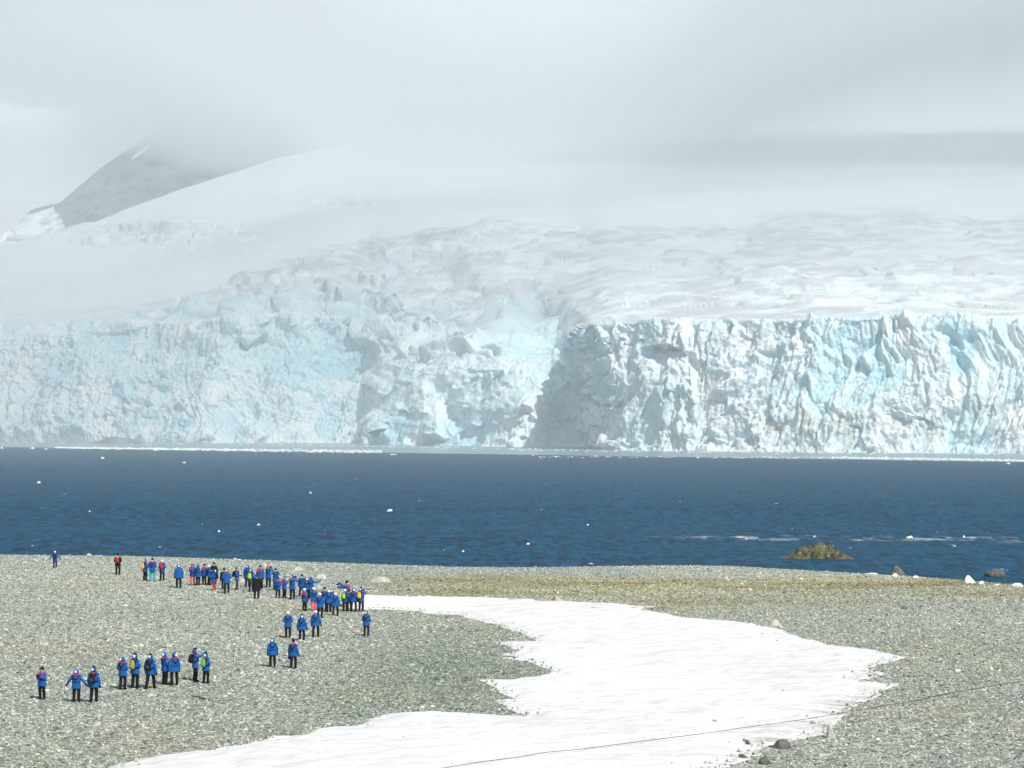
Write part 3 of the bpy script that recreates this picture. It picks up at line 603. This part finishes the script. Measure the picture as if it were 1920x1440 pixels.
def limb(bm, a, b, ra, rb, n=10):
    a, b = Vector(a), Vector(b); d = b-a; L = d.length; d = d.normalized(); q = d.to_track_quat('Z', 'Y'); prev = None
    stops = [(-ra*.85, ra*.5), (-ra*.4, ra*.88)]+[(L*t, ra+(rb-ra)*t) for t in (0, .35, .7, 1)]+[(L+rb*.4, rb*.88), (L+rb*.85, rb*.5)]
    for s, r_ in stops:
        cur = [bm.verts.new(a+q @ Vector((r_*math.cos(6.2832*j/n), r_*math.sin(6.2832*j/n), s))) for j in range(n)]
        if prev:
            for j in range(n): bm.faces.new((prev[j], prev[(j+1) % n], cur[(j+1) % n], cur[j]))
        else: bm.faces.new(list(reversed(cur)))
        prev = cur
    bm.faces.new(prev)
def ball(bm, c, r_, sub=2, cut=None):
    res = bmesh.ops.create_icosphere(bm, subdivisions=sub, radius=1)
    for v in res['verts']: v.co = Vector((v.co.x*r_[0]+c[0], v.co.y*r_[1]+c[1], v.co.z*r_[2]+c[2]))
    return res['verts']
def part(name, bm, mat, parent, remesh=0, smooth=True):
    bmesh.ops.recalc_face_normals(bm, faces=bm.faces)
    for f_ in bm.faces: f_.smooth = smooth
    me = bpy.data.meshes.new(name); bm.to_mesh(me); bm.free(); me.materials.append(mat); o = bpy.data.objects.new(name, me); COL.objects.link(o); o.parent = parent
    if remesh:
        md = o.modifiers.new('union', 'REMESH'); md.mode = 'VOXEL'; md.voxel_size = remesh; md.use_smooth_shade = True
        ms = o.modifiers.new('soften', 'SMOOTH'); ms.iterations = 2
    return o
def pose_joints(pose, r):
    """joints of a 1.75 m figure facing +Y, feet on z = 0; side -1 is its left (-X)"""
    J = {}; hip, kn, an = .92, .50, .09; sw = {'walk': .20, 'stride': .28}.get(pose, .03+.03*r.random()); stance = .16 if pose == 'wide' else .125
    for s in (-1, 1):
        f = s*sw*r.choice([1, 1, -1]) if pose in ('walk', 'stride') else s*sw*.5
        if pose in ('walk', 'stride'): f = s*sw*(1 if J.get('flip', 0) == 0 else -1)
        J['hip', s] = (s*.10, 0, hip); J['knee', s] = (s*stance*1.02, f*.5+.03, kn); J['ankle', s] = (s*stance, f-.02, an)
        J['sh', s] = (s*.20, 0, 1.43)
        if pose == 'photo': J['el', s] = (s*.27, .22, 1.33); J['wr', s] = (s*.07, .34, 1.55)
        elif pose == 'phone': J['el', s] = (s*.25, .08, 1.17); J['wr', s] = (s*.07, .30, 1.30)
        elif pose == 'hands': J['el', s] = (s*.29, .0, 1.14); J['wr', s] = (s*.10, .24, 1.12)
        elif pose == 'out': J['el', s] = (s*.36, -.02, 1.20); J['wr', s] = (s*.50, .04, 1.00)
        elif pose == 'point': J['el', s] = ((.42, .06, 1.33) if s > 0 else (-.28, .05, 1.15)); J['wr', s] = ((.64, .12, 1.46) if s > 0 else (-.18, .22, 1.1))
        elif pose == 'reach': J['el', s] = (s*.25, .25, 1.38); J['wr', s] = (s*.16, .50, 1.47+.1*s)
        else: J['el', s] = (s*(.27+.03*r.random()), -.03, 1.14); J['wr', s] = (s*(.28+.05*r.random()), .05+f*-.3, .88)
    return J
def on_torso(ang, z, lift=.02):
    """a point on the jacket's surface"""
    rx = float(np.interp(z, [.78, .95, 1.15, 1.35, 1.45, 1.50], [.265, .245, .228, .235, .205, .13]))+lift; ry = float(np.interp(z, [.78, .95, 1.15, 1.35, 1.45, 1.50], [.165, .155, .15, .15, .13, .1]))+lift
    return (rx*math.sin(R(ang)), ry*math.cos(R(ang)), z)
def person(px, py, hpx, label, turn=0, pose='stand', top='hood', jacket='blue', legs='black', collar=None, panel=True, harness=True, pack=None, pack_label=None, held=None, seed=0, jlen=.74, scarf=None, lean=0):
    r = random.Random(seed*13+5); X, Y = at(px, py); z0 = float(gz(X, Y)); Y = (CH-z0)*F/(py-HOR); X = (px-960)/F*Y; z0 = float(gz(X, Y))
    H = hpx/F*Y/1.83; sc = max(.86, min(1.12, H/1.0))
    root = bpy.data.objects.new('person', None); root.empty_display_size = .3; COL.objects.link(root); root.location = (X, Y, z0+.01); root.rotation_euler = (R(lean), 0, R(turn+r.uniform(-12, 12))); root.scale = (sc*1.02, sc*1.02, sc)
    tag(root, label, 'person', 'visitors on the beach')
    J = pose_joints(pose, r)
    # body: one skin grown over a skeleton, with five-fingered hands and a face
    vs, es, rad = [], [], []
    def av(p, r_, link=None):
        vs.append(p); rad.append(r_)
        if link is not None: es.append((link, len(vs)-1))
        return len(vs)-1
    p0 = av((0, 0, .95), .13); p1 = av((0, 0, 1.15), .12, p0); p2 = av((0, 0, 1.38), .14, p1); p3 = av((0, 0, 1.50), .06, p2); p4 = av((0, .02, 1.58), .07, p3); p5 = av((0, .02, 1.66), .095, p4); av((0, .0, 1.73), .07, p5)
    av((0, .125, 1.635), .014, p5)
    for s in (-1, 1):
        a = av(J['hip', s], .09, p0); b = av(J['knee', s], .06, a); c = av(J['ankle', s], .045, b); av((J['ankle', s][0]+s*.02, J['ankle', s][1]+.15, .045), .04, c)
        a = av(J['sh', s], .06, p2); b = av(J['el', s], .045, a); c = av(J['wr', s], .032, b)
        e, w_ = Vector(J['el', s]), Vector(J['wr', s]); d = (w_-e).normalized(); sd = d.cross(Vector((0, 1, 0)) if abs(d.y) < .8 else Vector((0, 0, 1))).normalized(); up = d.cross(sd)
        pm = av(tuple(w_+d*.05), .026, c)
        for fi in range(4):
            q1 = av(tuple(w_+d*.09+sd*(.024*(fi-1.5))), .010, pm); av(tuple(w_+d*(.13-.006*abs(fi-1.2))+sd*(.026*(fi-1.5))+up*.006), .008, q1)
        av(tuple(w_+d*.07+sd*s*.045+up*.01), .010, pm)
    me = bpy.data.meshes.new('body'); me.from_pydata(vs, es, []); bo = bpy.data.objects.new('body', me); COL.objects.link(bo); bo.parent = root
    me.materials.append(cloth('skin'))
    sm = bo.modifiers.new('skin', 'SKIN'); sv = me.skin_vertices[0].data
    for i, r_ in enumerate(rad): sv[i].radius = (r_, r_)
    sv[0].use_root = True; sb = bo.modifiers.new('sub', 'SUBSURF'); sb.levels = sb.render_levels = 1
    # jacket
    bm = bmesh.new(); zs = [jlen, jlen+.04, .95, 1.15, 1.35, 1.45, 1.52]
    fl = r.uniform(0, .02)
    ring_loft(bm, [(0, 0, z, {jlen: .262+fl, jlen+.04: .268+fl}.get(z, on_torso(90, z, 0)[0]), on_torso(0, z, 0)[1]*(1.04 if z < 1 else 1)) for z in zs])
    for s in (-1, 1):
        limb(bm, J['sh', s], J['el', s], .092, .076); limb(bm, J['el', s], J['wr', s], .076, .062)
    part('jacket', bm, cloth(jacket), root, .026)
    # trousers and boots
    bm = bmesh.new(); ring_loft(bm, [(0, 0, .78, .19, .13), (0, 0, .9, .19, .13), (0, 0, .98, .17, .12)])
    for s in (-1, 1): limb(bm, J['hip', s], J['knee', s], .108, .092); limb(bm, J['knee', s], J['ankle', s], .092, .08)
    part('trousers', bm, cloth(legs), root, .028)
    for s in (-1, 1):
        bm = bmesh.new(); ax, ay, az = J['ankle', s]; limb(bm, (ax, ay-.03, .055), (ax+s*.02, ay+.15, .05), .055, .05); limb(bm, (ax, ay, .2), (ax, ay, .08), .062, .055); part('boot', bm, cloth('black'), root, .022)
    for s in (-1, 1):
        if pose == 'stand' and s < 0: pass
        bm = bmesh.new(); e, w_ = Vector(J['el', s]), Vector(J['wr', s]); d = (w_-e).normalized(); limb(bm, w_+d*.02, w_+d*.085, .040, .044)
        sd = d.cross(Vector((0, 1, 0)) if abs(d.y) < .8 else Vector((0, 0, 1))).normalized()
        for fi in range(4): limb(bm, w_+d*.10+sd*.026*(fi-1.5), w_+d*.165+sd*.028*(fi-1.5), .017, .015, 6)
        limb(bm, w_+d*.05+sd*s*.03, w_+d*.085+sd*s*.062, .015, .013, 6)
        part('glove', bm, cloth('black'), root)
    # head cover
    facing = abs(((turn+180) % 360)-180) > 110
    if top in ('hood', 'hood_hat'):
        bm = bmesh.new(); ball(bm, (0, -.02, 1.66), (.138, .15, .158), 3)
        for v in list(bm.verts):
            if v.co.y > .055 and v.co.z < 1.75: bm.verts.remove(v)
        limb(bm, (0, -.02, 1.56), (0, -.01, 1.48), .10, .12)
        ho = part('hood', bm, cloth('blue' if jacket == 'blue' else jacket), root)
        if panel:
            bm = bmesh.new(); w0 = r.uniform(-.03, .03); ball(bm, (w0, -.112, 1.665), (.085, .066, .10), 2); part('panel', bm, cloth('white'), ho)
        if top == 'hood_hat':
            bm = bmesh.new(); ball(bm, (0, -.01, 1.755), (.115, .12, .09), 2); limb(bm, (0, 0, 1.82), (0, 0, 1.88), .04, .02); part('hat', bm, cloth('black'), root)
    else:
        c_ = {'white_hat': 'white', 'black_hat': 'black', 'red_hat': 'orange', 'teal_hat': 'teal', 'hair': 'hair'}[top]
        bm = bmesh.new(); vv = ball(bm, (0, -.015, 1.685), (.112, .125, .13), 3)
        for v in list(bm.verts):
            if v.co.z < 1.64+max(0, v.co.y)*.6: v.co.z = 1.64+max(0, v.co.y)*.6+(v.co.z-1.64)*.1
        ha = part('hat', bm, cloth(c_), root)
        if top not in ('hair', 'white_hat'):
            bm = bmesh.new(); ball(bm, (0, -.02, 1.825), (.035, .035, .035), 2); part('bobble', bm, cloth(c_), ha)
        if panel and top == 'black_hat':
            bm = bmesh.new(); ball(bm, (0, -.085, 1.60), (.075, .06, .065), 2); part('neck_warmer', bm, cloth('white'), root)
    if facing:
        bm = bmesh.new()
        for s in (-1, 1): ball(bm, (s*.036, .10, 1.665), (.016, .01, .010), 1)
        ball(bm, (0, .105, 1.665), (.06, .012, .018), 2)
        part('sunglasses', bm, cloth('black'), root)
    # life vest: collar and straps that cross the shoulders and meet on the back
    if harness:
        bm = bmesh.new()
        for s in (-1, 1):
            path = [on_torso(180+s*-8, 1.22), on_torso(180+s*28, 1.34), on_torso(180+s*48, 1.45, .03), (s*.13, 0, 1.54), on_torso(s*30, 1.42, .03), on_torso(s*24, 1.25), on_torso(s*22, 1.10)]
            for a, b in zip(path[:-1], path[1:]): limb(bm, a, b, .028, .028, 6)
        for a_ in range(0, 360, 20): limb(bm, on_torso(a_, 1.12+.03*math.cos(R(a_)), .012), on_torso(a_+20, 1.12+.03*math.cos(R(a_+20)), .012), .017, .017, 6)
        part('life_vest', bm, cloth('black'), root)
    if collar:
        bm = bmesh.new()
        for a_ in range(-150, 150, 20):
            f_ = lambda a: (.12*math.sin(R(a+180)), -.02+.115*math.cos(R(a+180)), 1.505-.03*math.cos(R(a)))
            limb(bm, f_(a_), f_(a_+20), .038, .038, 8)
        part('collar', bm, cloth(collar), root)
    if scarf:
        bm = bmesh.new()
        for s in (-1, 1):
            for sg in (1, -1):
                path = [(s*.10, 0, 1.53), on_torso((0 if sg > 0 else 180)+s*sg*34, 1.42, .04), on_torso((0 if sg > 0 else 180)+s*sg*22, 1.28, .035)]
                for a, b in zip(path[:-1], path[1:]): limb(bm, a, b, .05, .045, 8)
        part('scarf', bm, cloth(scarf), root)
    bm = bmesh.new()                                    # arm badge
    for s in (1,):
        a, b = Vector(J['sh', s]), Vector(J['el', s]); m_ = a.lerp(b, .35); ball(bm, (m_.x+s*.062, m_.y-.035, m_.z), (.022, .03, .03), 1)
    if jacket == 'blue': part('badge', bm, cloth('white'), root)
    else: bm.free()
    if pack:
        pr = bpy.data.objects.new('backpack', None); pr.empty_display_size = .2; COL.objects.link(pr); pr.matrix_world = root.matrix_basis; pr.location = root.location; pr.rotation_euler = root.rotation_euler; pr.scale = root.scale
        tag(pr, pack_label, 'backpack', 'backpacks worn on the beach')
        bm = bmesh.new(); ring_loft(bm, [(0, -.24, 1.00, .10, .06), (0, -.25, 1.03, .145, .095), (0, -.26, 1.15, .16, .115), (0, -.255, 1.32, .15, .10), (0, -.24, 1.44, .12, .07), (0, -.23, 1.48, .06, .04)])
        part('pack_bag', bm, cloth(pack), pr, .026)
        bm = bmesh.new(); ring_loft(bm, [(0, -.345, 1.06, .07, .03), (0, -.355, 1.10, .10, .045), (0, -.355, 1.2, .10, .045), (0, -.34, 1.24, .06, .02)]); part('pocket', bm, cloth('grey' if pack in ('black', 'red') else pack), pr)
        for s in (-1, 1):
            bm = bmesh.new(); path = [(s*.10, -.18, 1.44), (s*.14, -.02, 1.535), on_torso(s*38, 1.42, .035), on_torso(s*48, 1.25, .03), on_torso(s*90, 1.08, .03), (s*.12, -.2, 1.04)]
            for a, b in zip(path[:-1], path[1:]): limb(bm, a, b, .022, .022, 6)
            part('strap', bm, cloth('black'), pr)
    if held:
        hl, hc, sd_ = held; wv = Vector(J['wr', sd_]); root_m = Matrix.LocRotScale(root.location, root.rotation_euler, root.scale)
        cr = bpy.data.objects.new(hc, None); COL.objects.link(cr); cr.location = root.location; cr.rotation_euler = root.rotation_euler; cr.scale = root.scale; tag(cr, hl, hc.replace('_', ' '))
        if hc == 'camera':
            c = ((Vector(J['wr', -1])+Vector(J['wr', 1]))/2)+Vector((0, .05, .07)); bm = bmesh.new(); bmesh.ops.create_cube(bm, size=1)
            for v in bm.verts: v.co = Vector((v.co.x*.15+c.x, v.co.y*.07+c.y, v.co.z*.10+c.z))
            bmesh.ops.bevel(bm, geom=bm.edges[:], offset=.012, segments=2); part('camera_body', bm, cloth('black'), cr, smooth=False)
            bm = bmesh.new(); limb(bm, c, c+Vector((0, .13, 0)), .038, .042, 12); part('lens', bm, cloth('black'), cr)
        else:
            bm = bmesh.new(); c = wv+Vector((0, .02, -.2)); ring_loft(bm, [(c.x, c.y, c.z-.14, .08, .05), (c.x, c.y, c.z, .10, .07), (c.x, c.y, c.z+.06, .07, .04)]); part('bag_body', bm, cloth('grey'), cr, .02)
            bm = bmesh.new(); limb(bm, c+Vector((-.05, 0, .05)), wv+Vector((0, 0, -.06)), .01, .01, 6); limb(bm, c+Vector((.05, 0, .05)), wv+Vector((0, 0, -.06)), .01, .01, 6); part('handle', bm, cloth('black'), cr)
    return root
P = [
 (103, 1065, 32, 'lone person in blue parka walking on the far left crest', dict(pose='out', top='white_hat', pack='black', pack_label='black backpack on the lone walker at the far left crest')),
 (221, 1077, 40, 'person in black with yellow hood standing alone on the left crest', dict(jacket='black', top='black_hat', panel=False, collar='yellow', harness=False, pose='hands', pack='red', pack_label='red backpack on the person dressed in black')),
 (272, 1089, 41, 'person in blue beside the one in cyan trousers, yellow pack', dict(turn=-30, top='hood', pose='phone', collar='red', pack='yellow', pack_label='small yellow backpack left of the cyan trousers')),
 (286, 1090, 44, 'person in blue parka and bright cyan trousers', dict(legs='cyan', top='black_hat', pose='hands', collar='red')),
 (304, 1089, 40, 'person in blue with red backpack and white hat', dict(top='white_hat', pose='hands', pack='red', pack_label='red backpack between blue sleeves, right of the cyan trousers')),
 (335, 1103, 46, 'person in plain blue parka standing apart, back turned, left of pink trousers', dict(top='hood', pose='stand', harness=False)),
 (361, 1097, 41, 'person in blue with pink trousers and red scarf, left in its cluster', dict(turn=165, legs='pink', top='hood', scarf='magenta', harness=False, pose='hands')),
 (371, 1098, 40, 'person in blue right next to the pink trousers', dict(turn=-35, top='hood', pose='hands')),
 (383, 1097, 40, 'person with dark red scarf in the middle of the cluster', dict(turn=150, top='black_hat', scarf='magenta', harness=False, pose='stand')),
 (392, 1098, 39, 'person in white hood behind the red trousers', dict(turn=-60, top='white_hat', pose='phone')),
 (401, 1096, 42, 'person in black hat and black coat behind the red trousers', dict(turn=160, jacket='black', top='black_hat', harness=False, panel=False)),
 (402, 1107, 40, 'person in blue with bright red trousers', dict(turn=70, legs='red', top='hood', pose='phone', pack='black', pack_label='black backpack on the person in red trousers')),
 (420, 1105, 40, 'person in black hat with yellow collar half hidden behind a blue back', dict(turn=170, jacket='black', top='black_hat', collar='yellow', harness=False)),
 (425, 1113, 47, 'person in blue parka in front of the yellow collared person', dict(top='hood', pose='hands', harness=False, collar='magenta')),
 (444, 1106, 44, 'person facing right with a black daypack and grey trousers', dict(turn=-80, legs='grey', top='teal_hat', collar='red', pose='hands', pack='black', pack_label='black daypack on the person facing right')),
 (464, 1101, 42, 'person in blue behind the lime backpack', dict(top='hood', pose='stand')),
 (471, 1110, 44, 'person in blue wearing the lime green backpack', dict(turn=-15, top='hood', pose='stand', pack='lime', pack_label='big lime green backpack in the back row')),
 (481, 1123, 47, 'person in long black coat with white headband', dict(jacket='black', top='hair', harness=False, jlen=.56, pose='stand', panel=False)),
 (488, 1104, 45, 'person in blue with magenta scarf behind the black coat', dict(turn=175, top='hair', scarf='magenta', harness=False, pose='stand')),
 (503, 1102, 43, 'person with orange red hat and blue parka', dict(top='red_hat', turn=-30, pose='photo', harness=True, held=('small black camera held by the person in the orange hat', 'camera', 1))),
 (517, 1108, 42, 'person in blue with dark hat right of the orange hat', dict(top='black_hat', pose='photo')),
 (521, 1121, 36, 'short person in blue with red straps in front of the photographers', dict(turn=160, top='black_hat', collar='red', pose='hands')),
 (533, 1121, 41, 'person with white hood and red front facing right', dict(turn=-60, top='hood', scarf='red', pose='phone')),
 (548, 1124, 47, 'person in blue raising a camera, right end of the short row', dict(turn=-20, top='hood', pose='photo', collar='orange', held=('black camera lifted by the person in the short row', 'camera', 1))),
 (566, 1119, 42, 'person with black hat and dark vest behind the white hat', dict(turn=-10, top='black_hat', pose='walk')),
 (574, 1124, 42, 'person with red collar between the black hat and the pointing person', dict(top='hood', collar='red')),
 (583, 1124, 43, 'person in blue pointing with the right arm', dict(top='hood', pose='point', panel=False)),
 (571, 1146, 43, 'person in white hat with red vest edge left of the crowd', dict(turn=-50, top='white_hat', scarf='red', pose='stand')),
 (588, 1145, 44, 'person in blue with hot pink trousers in the crowd', dict(turn=15, legs='pink', top='white_hat', pose='phone')),
 (600, 1159, 48, 'person in blue, back turned, in front of the pink trousers', dict(top='white_hat', pose='hands')),
 (608, 1146, 45, 'person with black hat and red collar in the crowd centre', dict(top='black_hat', collar='red', pose='phone')),
 (617, 1148, 42, 'person with white head cover between black hat and wide stance', dict(top='white_hat', pose='hands')),
 (622, 1147, 42, 'person in blue white hat just left of the wide stance', dict(top='hood', pose='hands')),
 (629, 1155, 44, 'person in blue with legs apart at the front of the crowd', dict(top='white_hat', pose='wide', collar=None)),
 (650, 1139, 51, 'tall person with black hood aiming a camera left', dict(turn=80, top='black_hat', scarf='magenta', pose='reach', harness=False, held=('black camera with long lens aimed left above the crowd', 'camera', 1))),
 (647, 1146, 39, 'person in blue with lime pack at the crowd right side', dict(turn=-20, top='white_hat', pose='stand', pack='lime', pack_label='narrow lime backpack beside the tall black hood')),
 (655, 1146, 41, 'person in dark navy jacket with red neck beside the tall one', dict(jacket='navy', top='hair', collar='orange', turn=30)),
 (663, 1147, 45, 'person in blue between the navy jacket and the yellow pack', dict(top='hood', collar='red', pose='wide')),
 (677, 1147, 46, 'person in blue wearing the yellow backpack at the crowd end', dict(turn=-20, top='hood_hat', pose='photo', collar='red', pack='yellow', pack_label='yellow backpack at the right end of the crowd')),
 (687, 1193, 48, 'lone person in blue standing below the crowd near the snow', dict(top='hood', collar='red', pose='hands')),
 (540, 1196, 50, 'person in white hat, left of the three walking below the crowd', dict(top='white_hat', pose='hands', panel=False)),
 (566, 1202, 50, 'person with black pointed hat, middle of the three below the crowd', dict(top='hood_hat', pose='stand')),
 (592, 1195, 51, 'person in white hat, right of the three below the crowd', dict(top='white_hat', pose='wide')),
 (511, 1251, 54, 'person in blue, left of the pair in mid beach', dict(top='hood', pose='stand')),
 (550, 1254, 56, 'person in black hat with red collar, right of the mid beach pair', dict(turn=-15, top='black_hat', collar='red', panel=False, pose='stand', held=('grey camera bag hanging from a hand in mid beach', 'bag', -1))),
 (79, 1312, 51, 'person facing us with red front, leftmost on the lower beach', dict(turn=165, top='black_hat', scarf='red', pose='phone', held=('black camera held by the leftmost person on the lower beach', 'camera', 1))),
 (143, 1317, 60, 'person with arms spread and red headband on the lower left', dict(top='hood', pose='out', collar='red')),
 (176, 1317, 67, 'person in black hat with black backpack beside the spread arms', dict(top='hood_hat', pose='stand', collar='red', pack='black', pack_label='black backpack next to the person with spread arms')),
 (230, 1293, 62, 'person in blue with red collar standing left of the olive pack', dict(turn=-8, top='hood', collar='red', pose='hands', )),
 (253, 1291, 66, 'person in blue wearing the olive backpack', dict(turn=-30, top='hood_hat', pose='hands', pack='olive', pack_label='olive yellow backpack in the lower row')),
 (282, 1292, 66, 'person in blue with large black backpack, centre of lower row', dict(turn=-25, top='hood_hat', pose='walk', pack='black', pack_label='large black backpack in the centre of the lower row')),
 (309, 1284, 62, 'person in blue turned right with a black camera on the shoulder', dict(turn=-50, top='hood', collar='red', pose='hands')),
 (327, 1285, 62, 'person in blue turned left beside the shoulder camera', dict(turn=35, top='hood', collar='red', pose='wide')),
 (366, 1278, 63, 'person reaching forward with both arms, black backpack', dict(turn=-75, top='hood_hat', collar='red', pose='reach', pack='black', pack_label='slim black backpack on the person reaching forward')),
 (386, 1282, 58, 'person in blue with small green pack at the row end', dict(turn=-20, top='hood_hat', collar='red', pose='hands', pack='green', pack_label='small green backpack at the right end of the lower row')),
]
for i, (a, b, c, lb, kw) in enumerate(P): person(a, b, c, lb, seed=i, **kw)

# ------------------------------------------------------------ cloud over the summit, haze
bm = bmesh.new(); bmesh.ops.create_icosphere(bm, subdivisions=4, radius=1)
for v in bm.verts: c_ = v.co.copy(); v.co = Vector((c_.x*1250+1650, c_.y*400+2950, c_.z*150+1350))*1
for f_ in bm.faces: f_.smooth = True
me = bpy.data.meshes.new('cloud'); bm.to_mesh(me); bm.free(); me.materials.append(m_volume('dense_cloud', (.97, .98, 1), .0032, .2)); hc_ = bpy.data.objects.new('cloud', me); COL.objects.link(hc_); tag(hc_, 'higher cloud above the right slope that shades the snow band', 'cloud', kind='stuff')
def slab(name, x0, x1, y0, y1, z0, z1, mat, wav=0):
    n = 70; xs = np.linspace(x0, x1, n); ys = np.linspace(y0, y1, n); X, Y = np.meshgrid(xs, ys)
    b = z0+np.interp(X*4000/np.maximum(Y, 3500), [-1100, -750, -420, -250, 250, 700, 1200], [700, 690, 560, 440, 430, 600, 620])+sstep(3200, 2600, Y)*0; b = np.where(Y < 3000, 620+(b-620)*sstep(2200, 3000, Y), b)+wav*fbm(X/700, Y/700, X*0, 4, 888); e = np.minimum.reduce([sstep(0, 500, X-x0), sstep(0, 500, x1-X), sstep(0, 350, Y-y0)]); 
    q = X*4000/np.maximum(Y, 1)
    T = z1*(1+.8*np.exp(-((Y-3300)/650)**4)*sstep(50, 700, X))
    T = T*(1-.97*sstep(4200, 4700, Y)*sstep(5600, 5200, Y)*sstep(350, 600, X)); T = T*(1-.75*sstep(4300, 4800, Y)*sstep(-640, -920, q))
    T = 3+(T-3)*e
    lo = np.stack([X, Y, b], -1).reshape(-1, 3); hi = np.stack([X, Y, b+T], -1).reshape(-1, 3); f_ = grid_faces(n, n); V = np.concatenate([lo, hi]); Fl = [f_[:, ::-1], f_+n*n]
    def side(idx): i = np.array(idx); return np.stack([i[:-1], i[1:], i[1:]+n*n, i[:-1]+n*n], 1)
    Fl += [side(range(n)), side(range(n*n-1, n*n-n-1, -1)), side([j*n+n-1 for j in range(n)]), side([j*n for j in range(n-1, -1, -1)])]
    return mesh_np(name, V, np.concatenate(Fl), mat, True)
cd = slab('cloud', -3500, 3500, 1250, 9000, 0, 170, m_volume('cloud_vapour', (.955, .985, 1), .0030, -.15), 40); tag(cd, 'low pale cloud hanging over the glacier and hiding the summit', 'cloud', kind='stuff')
bm = bmesh.new(); bmesh.ops.create_cube(bm, size=1)
for v in bm.verts: v.co = Vector((v.co.x*14000, v.co.y*11000+4500, (v.co.z+.5)*812-12))
hz = bpy.data.meshes.new('haze'); bm.to_mesh(hz); bm.free(); hz.materials.append(m_volume('haze_air', (.90, .97, 1.0), .00012, .2)); ho = bpy.data.objects.new('haze', hz); COL.objects.link(ho); tag(ho, 'thin pale haze over the bay', 'haze', kind='stuff')

bm = bmesh.new(); bmesh.ops.create_cube(bm, size=1)
for v in bm.verts: v.co = Vector((v.co.x*9000, v.co.y*2200+1500, (v.co.z+.5)*341-11))
ms_ = bpy.data.meshes.new('mist'); bm.to_mesh(ms_); bm.free(); ms_.materials.append(m_volume('mist_air', (.88, .965, 1.0), .00034, 0)); mo = bpy.data.objects.new('mist', ms_); COL.objects.link(mo); tag(mo, 'cold pale mist lying against the glacier front', 'mist', kind='stuff')
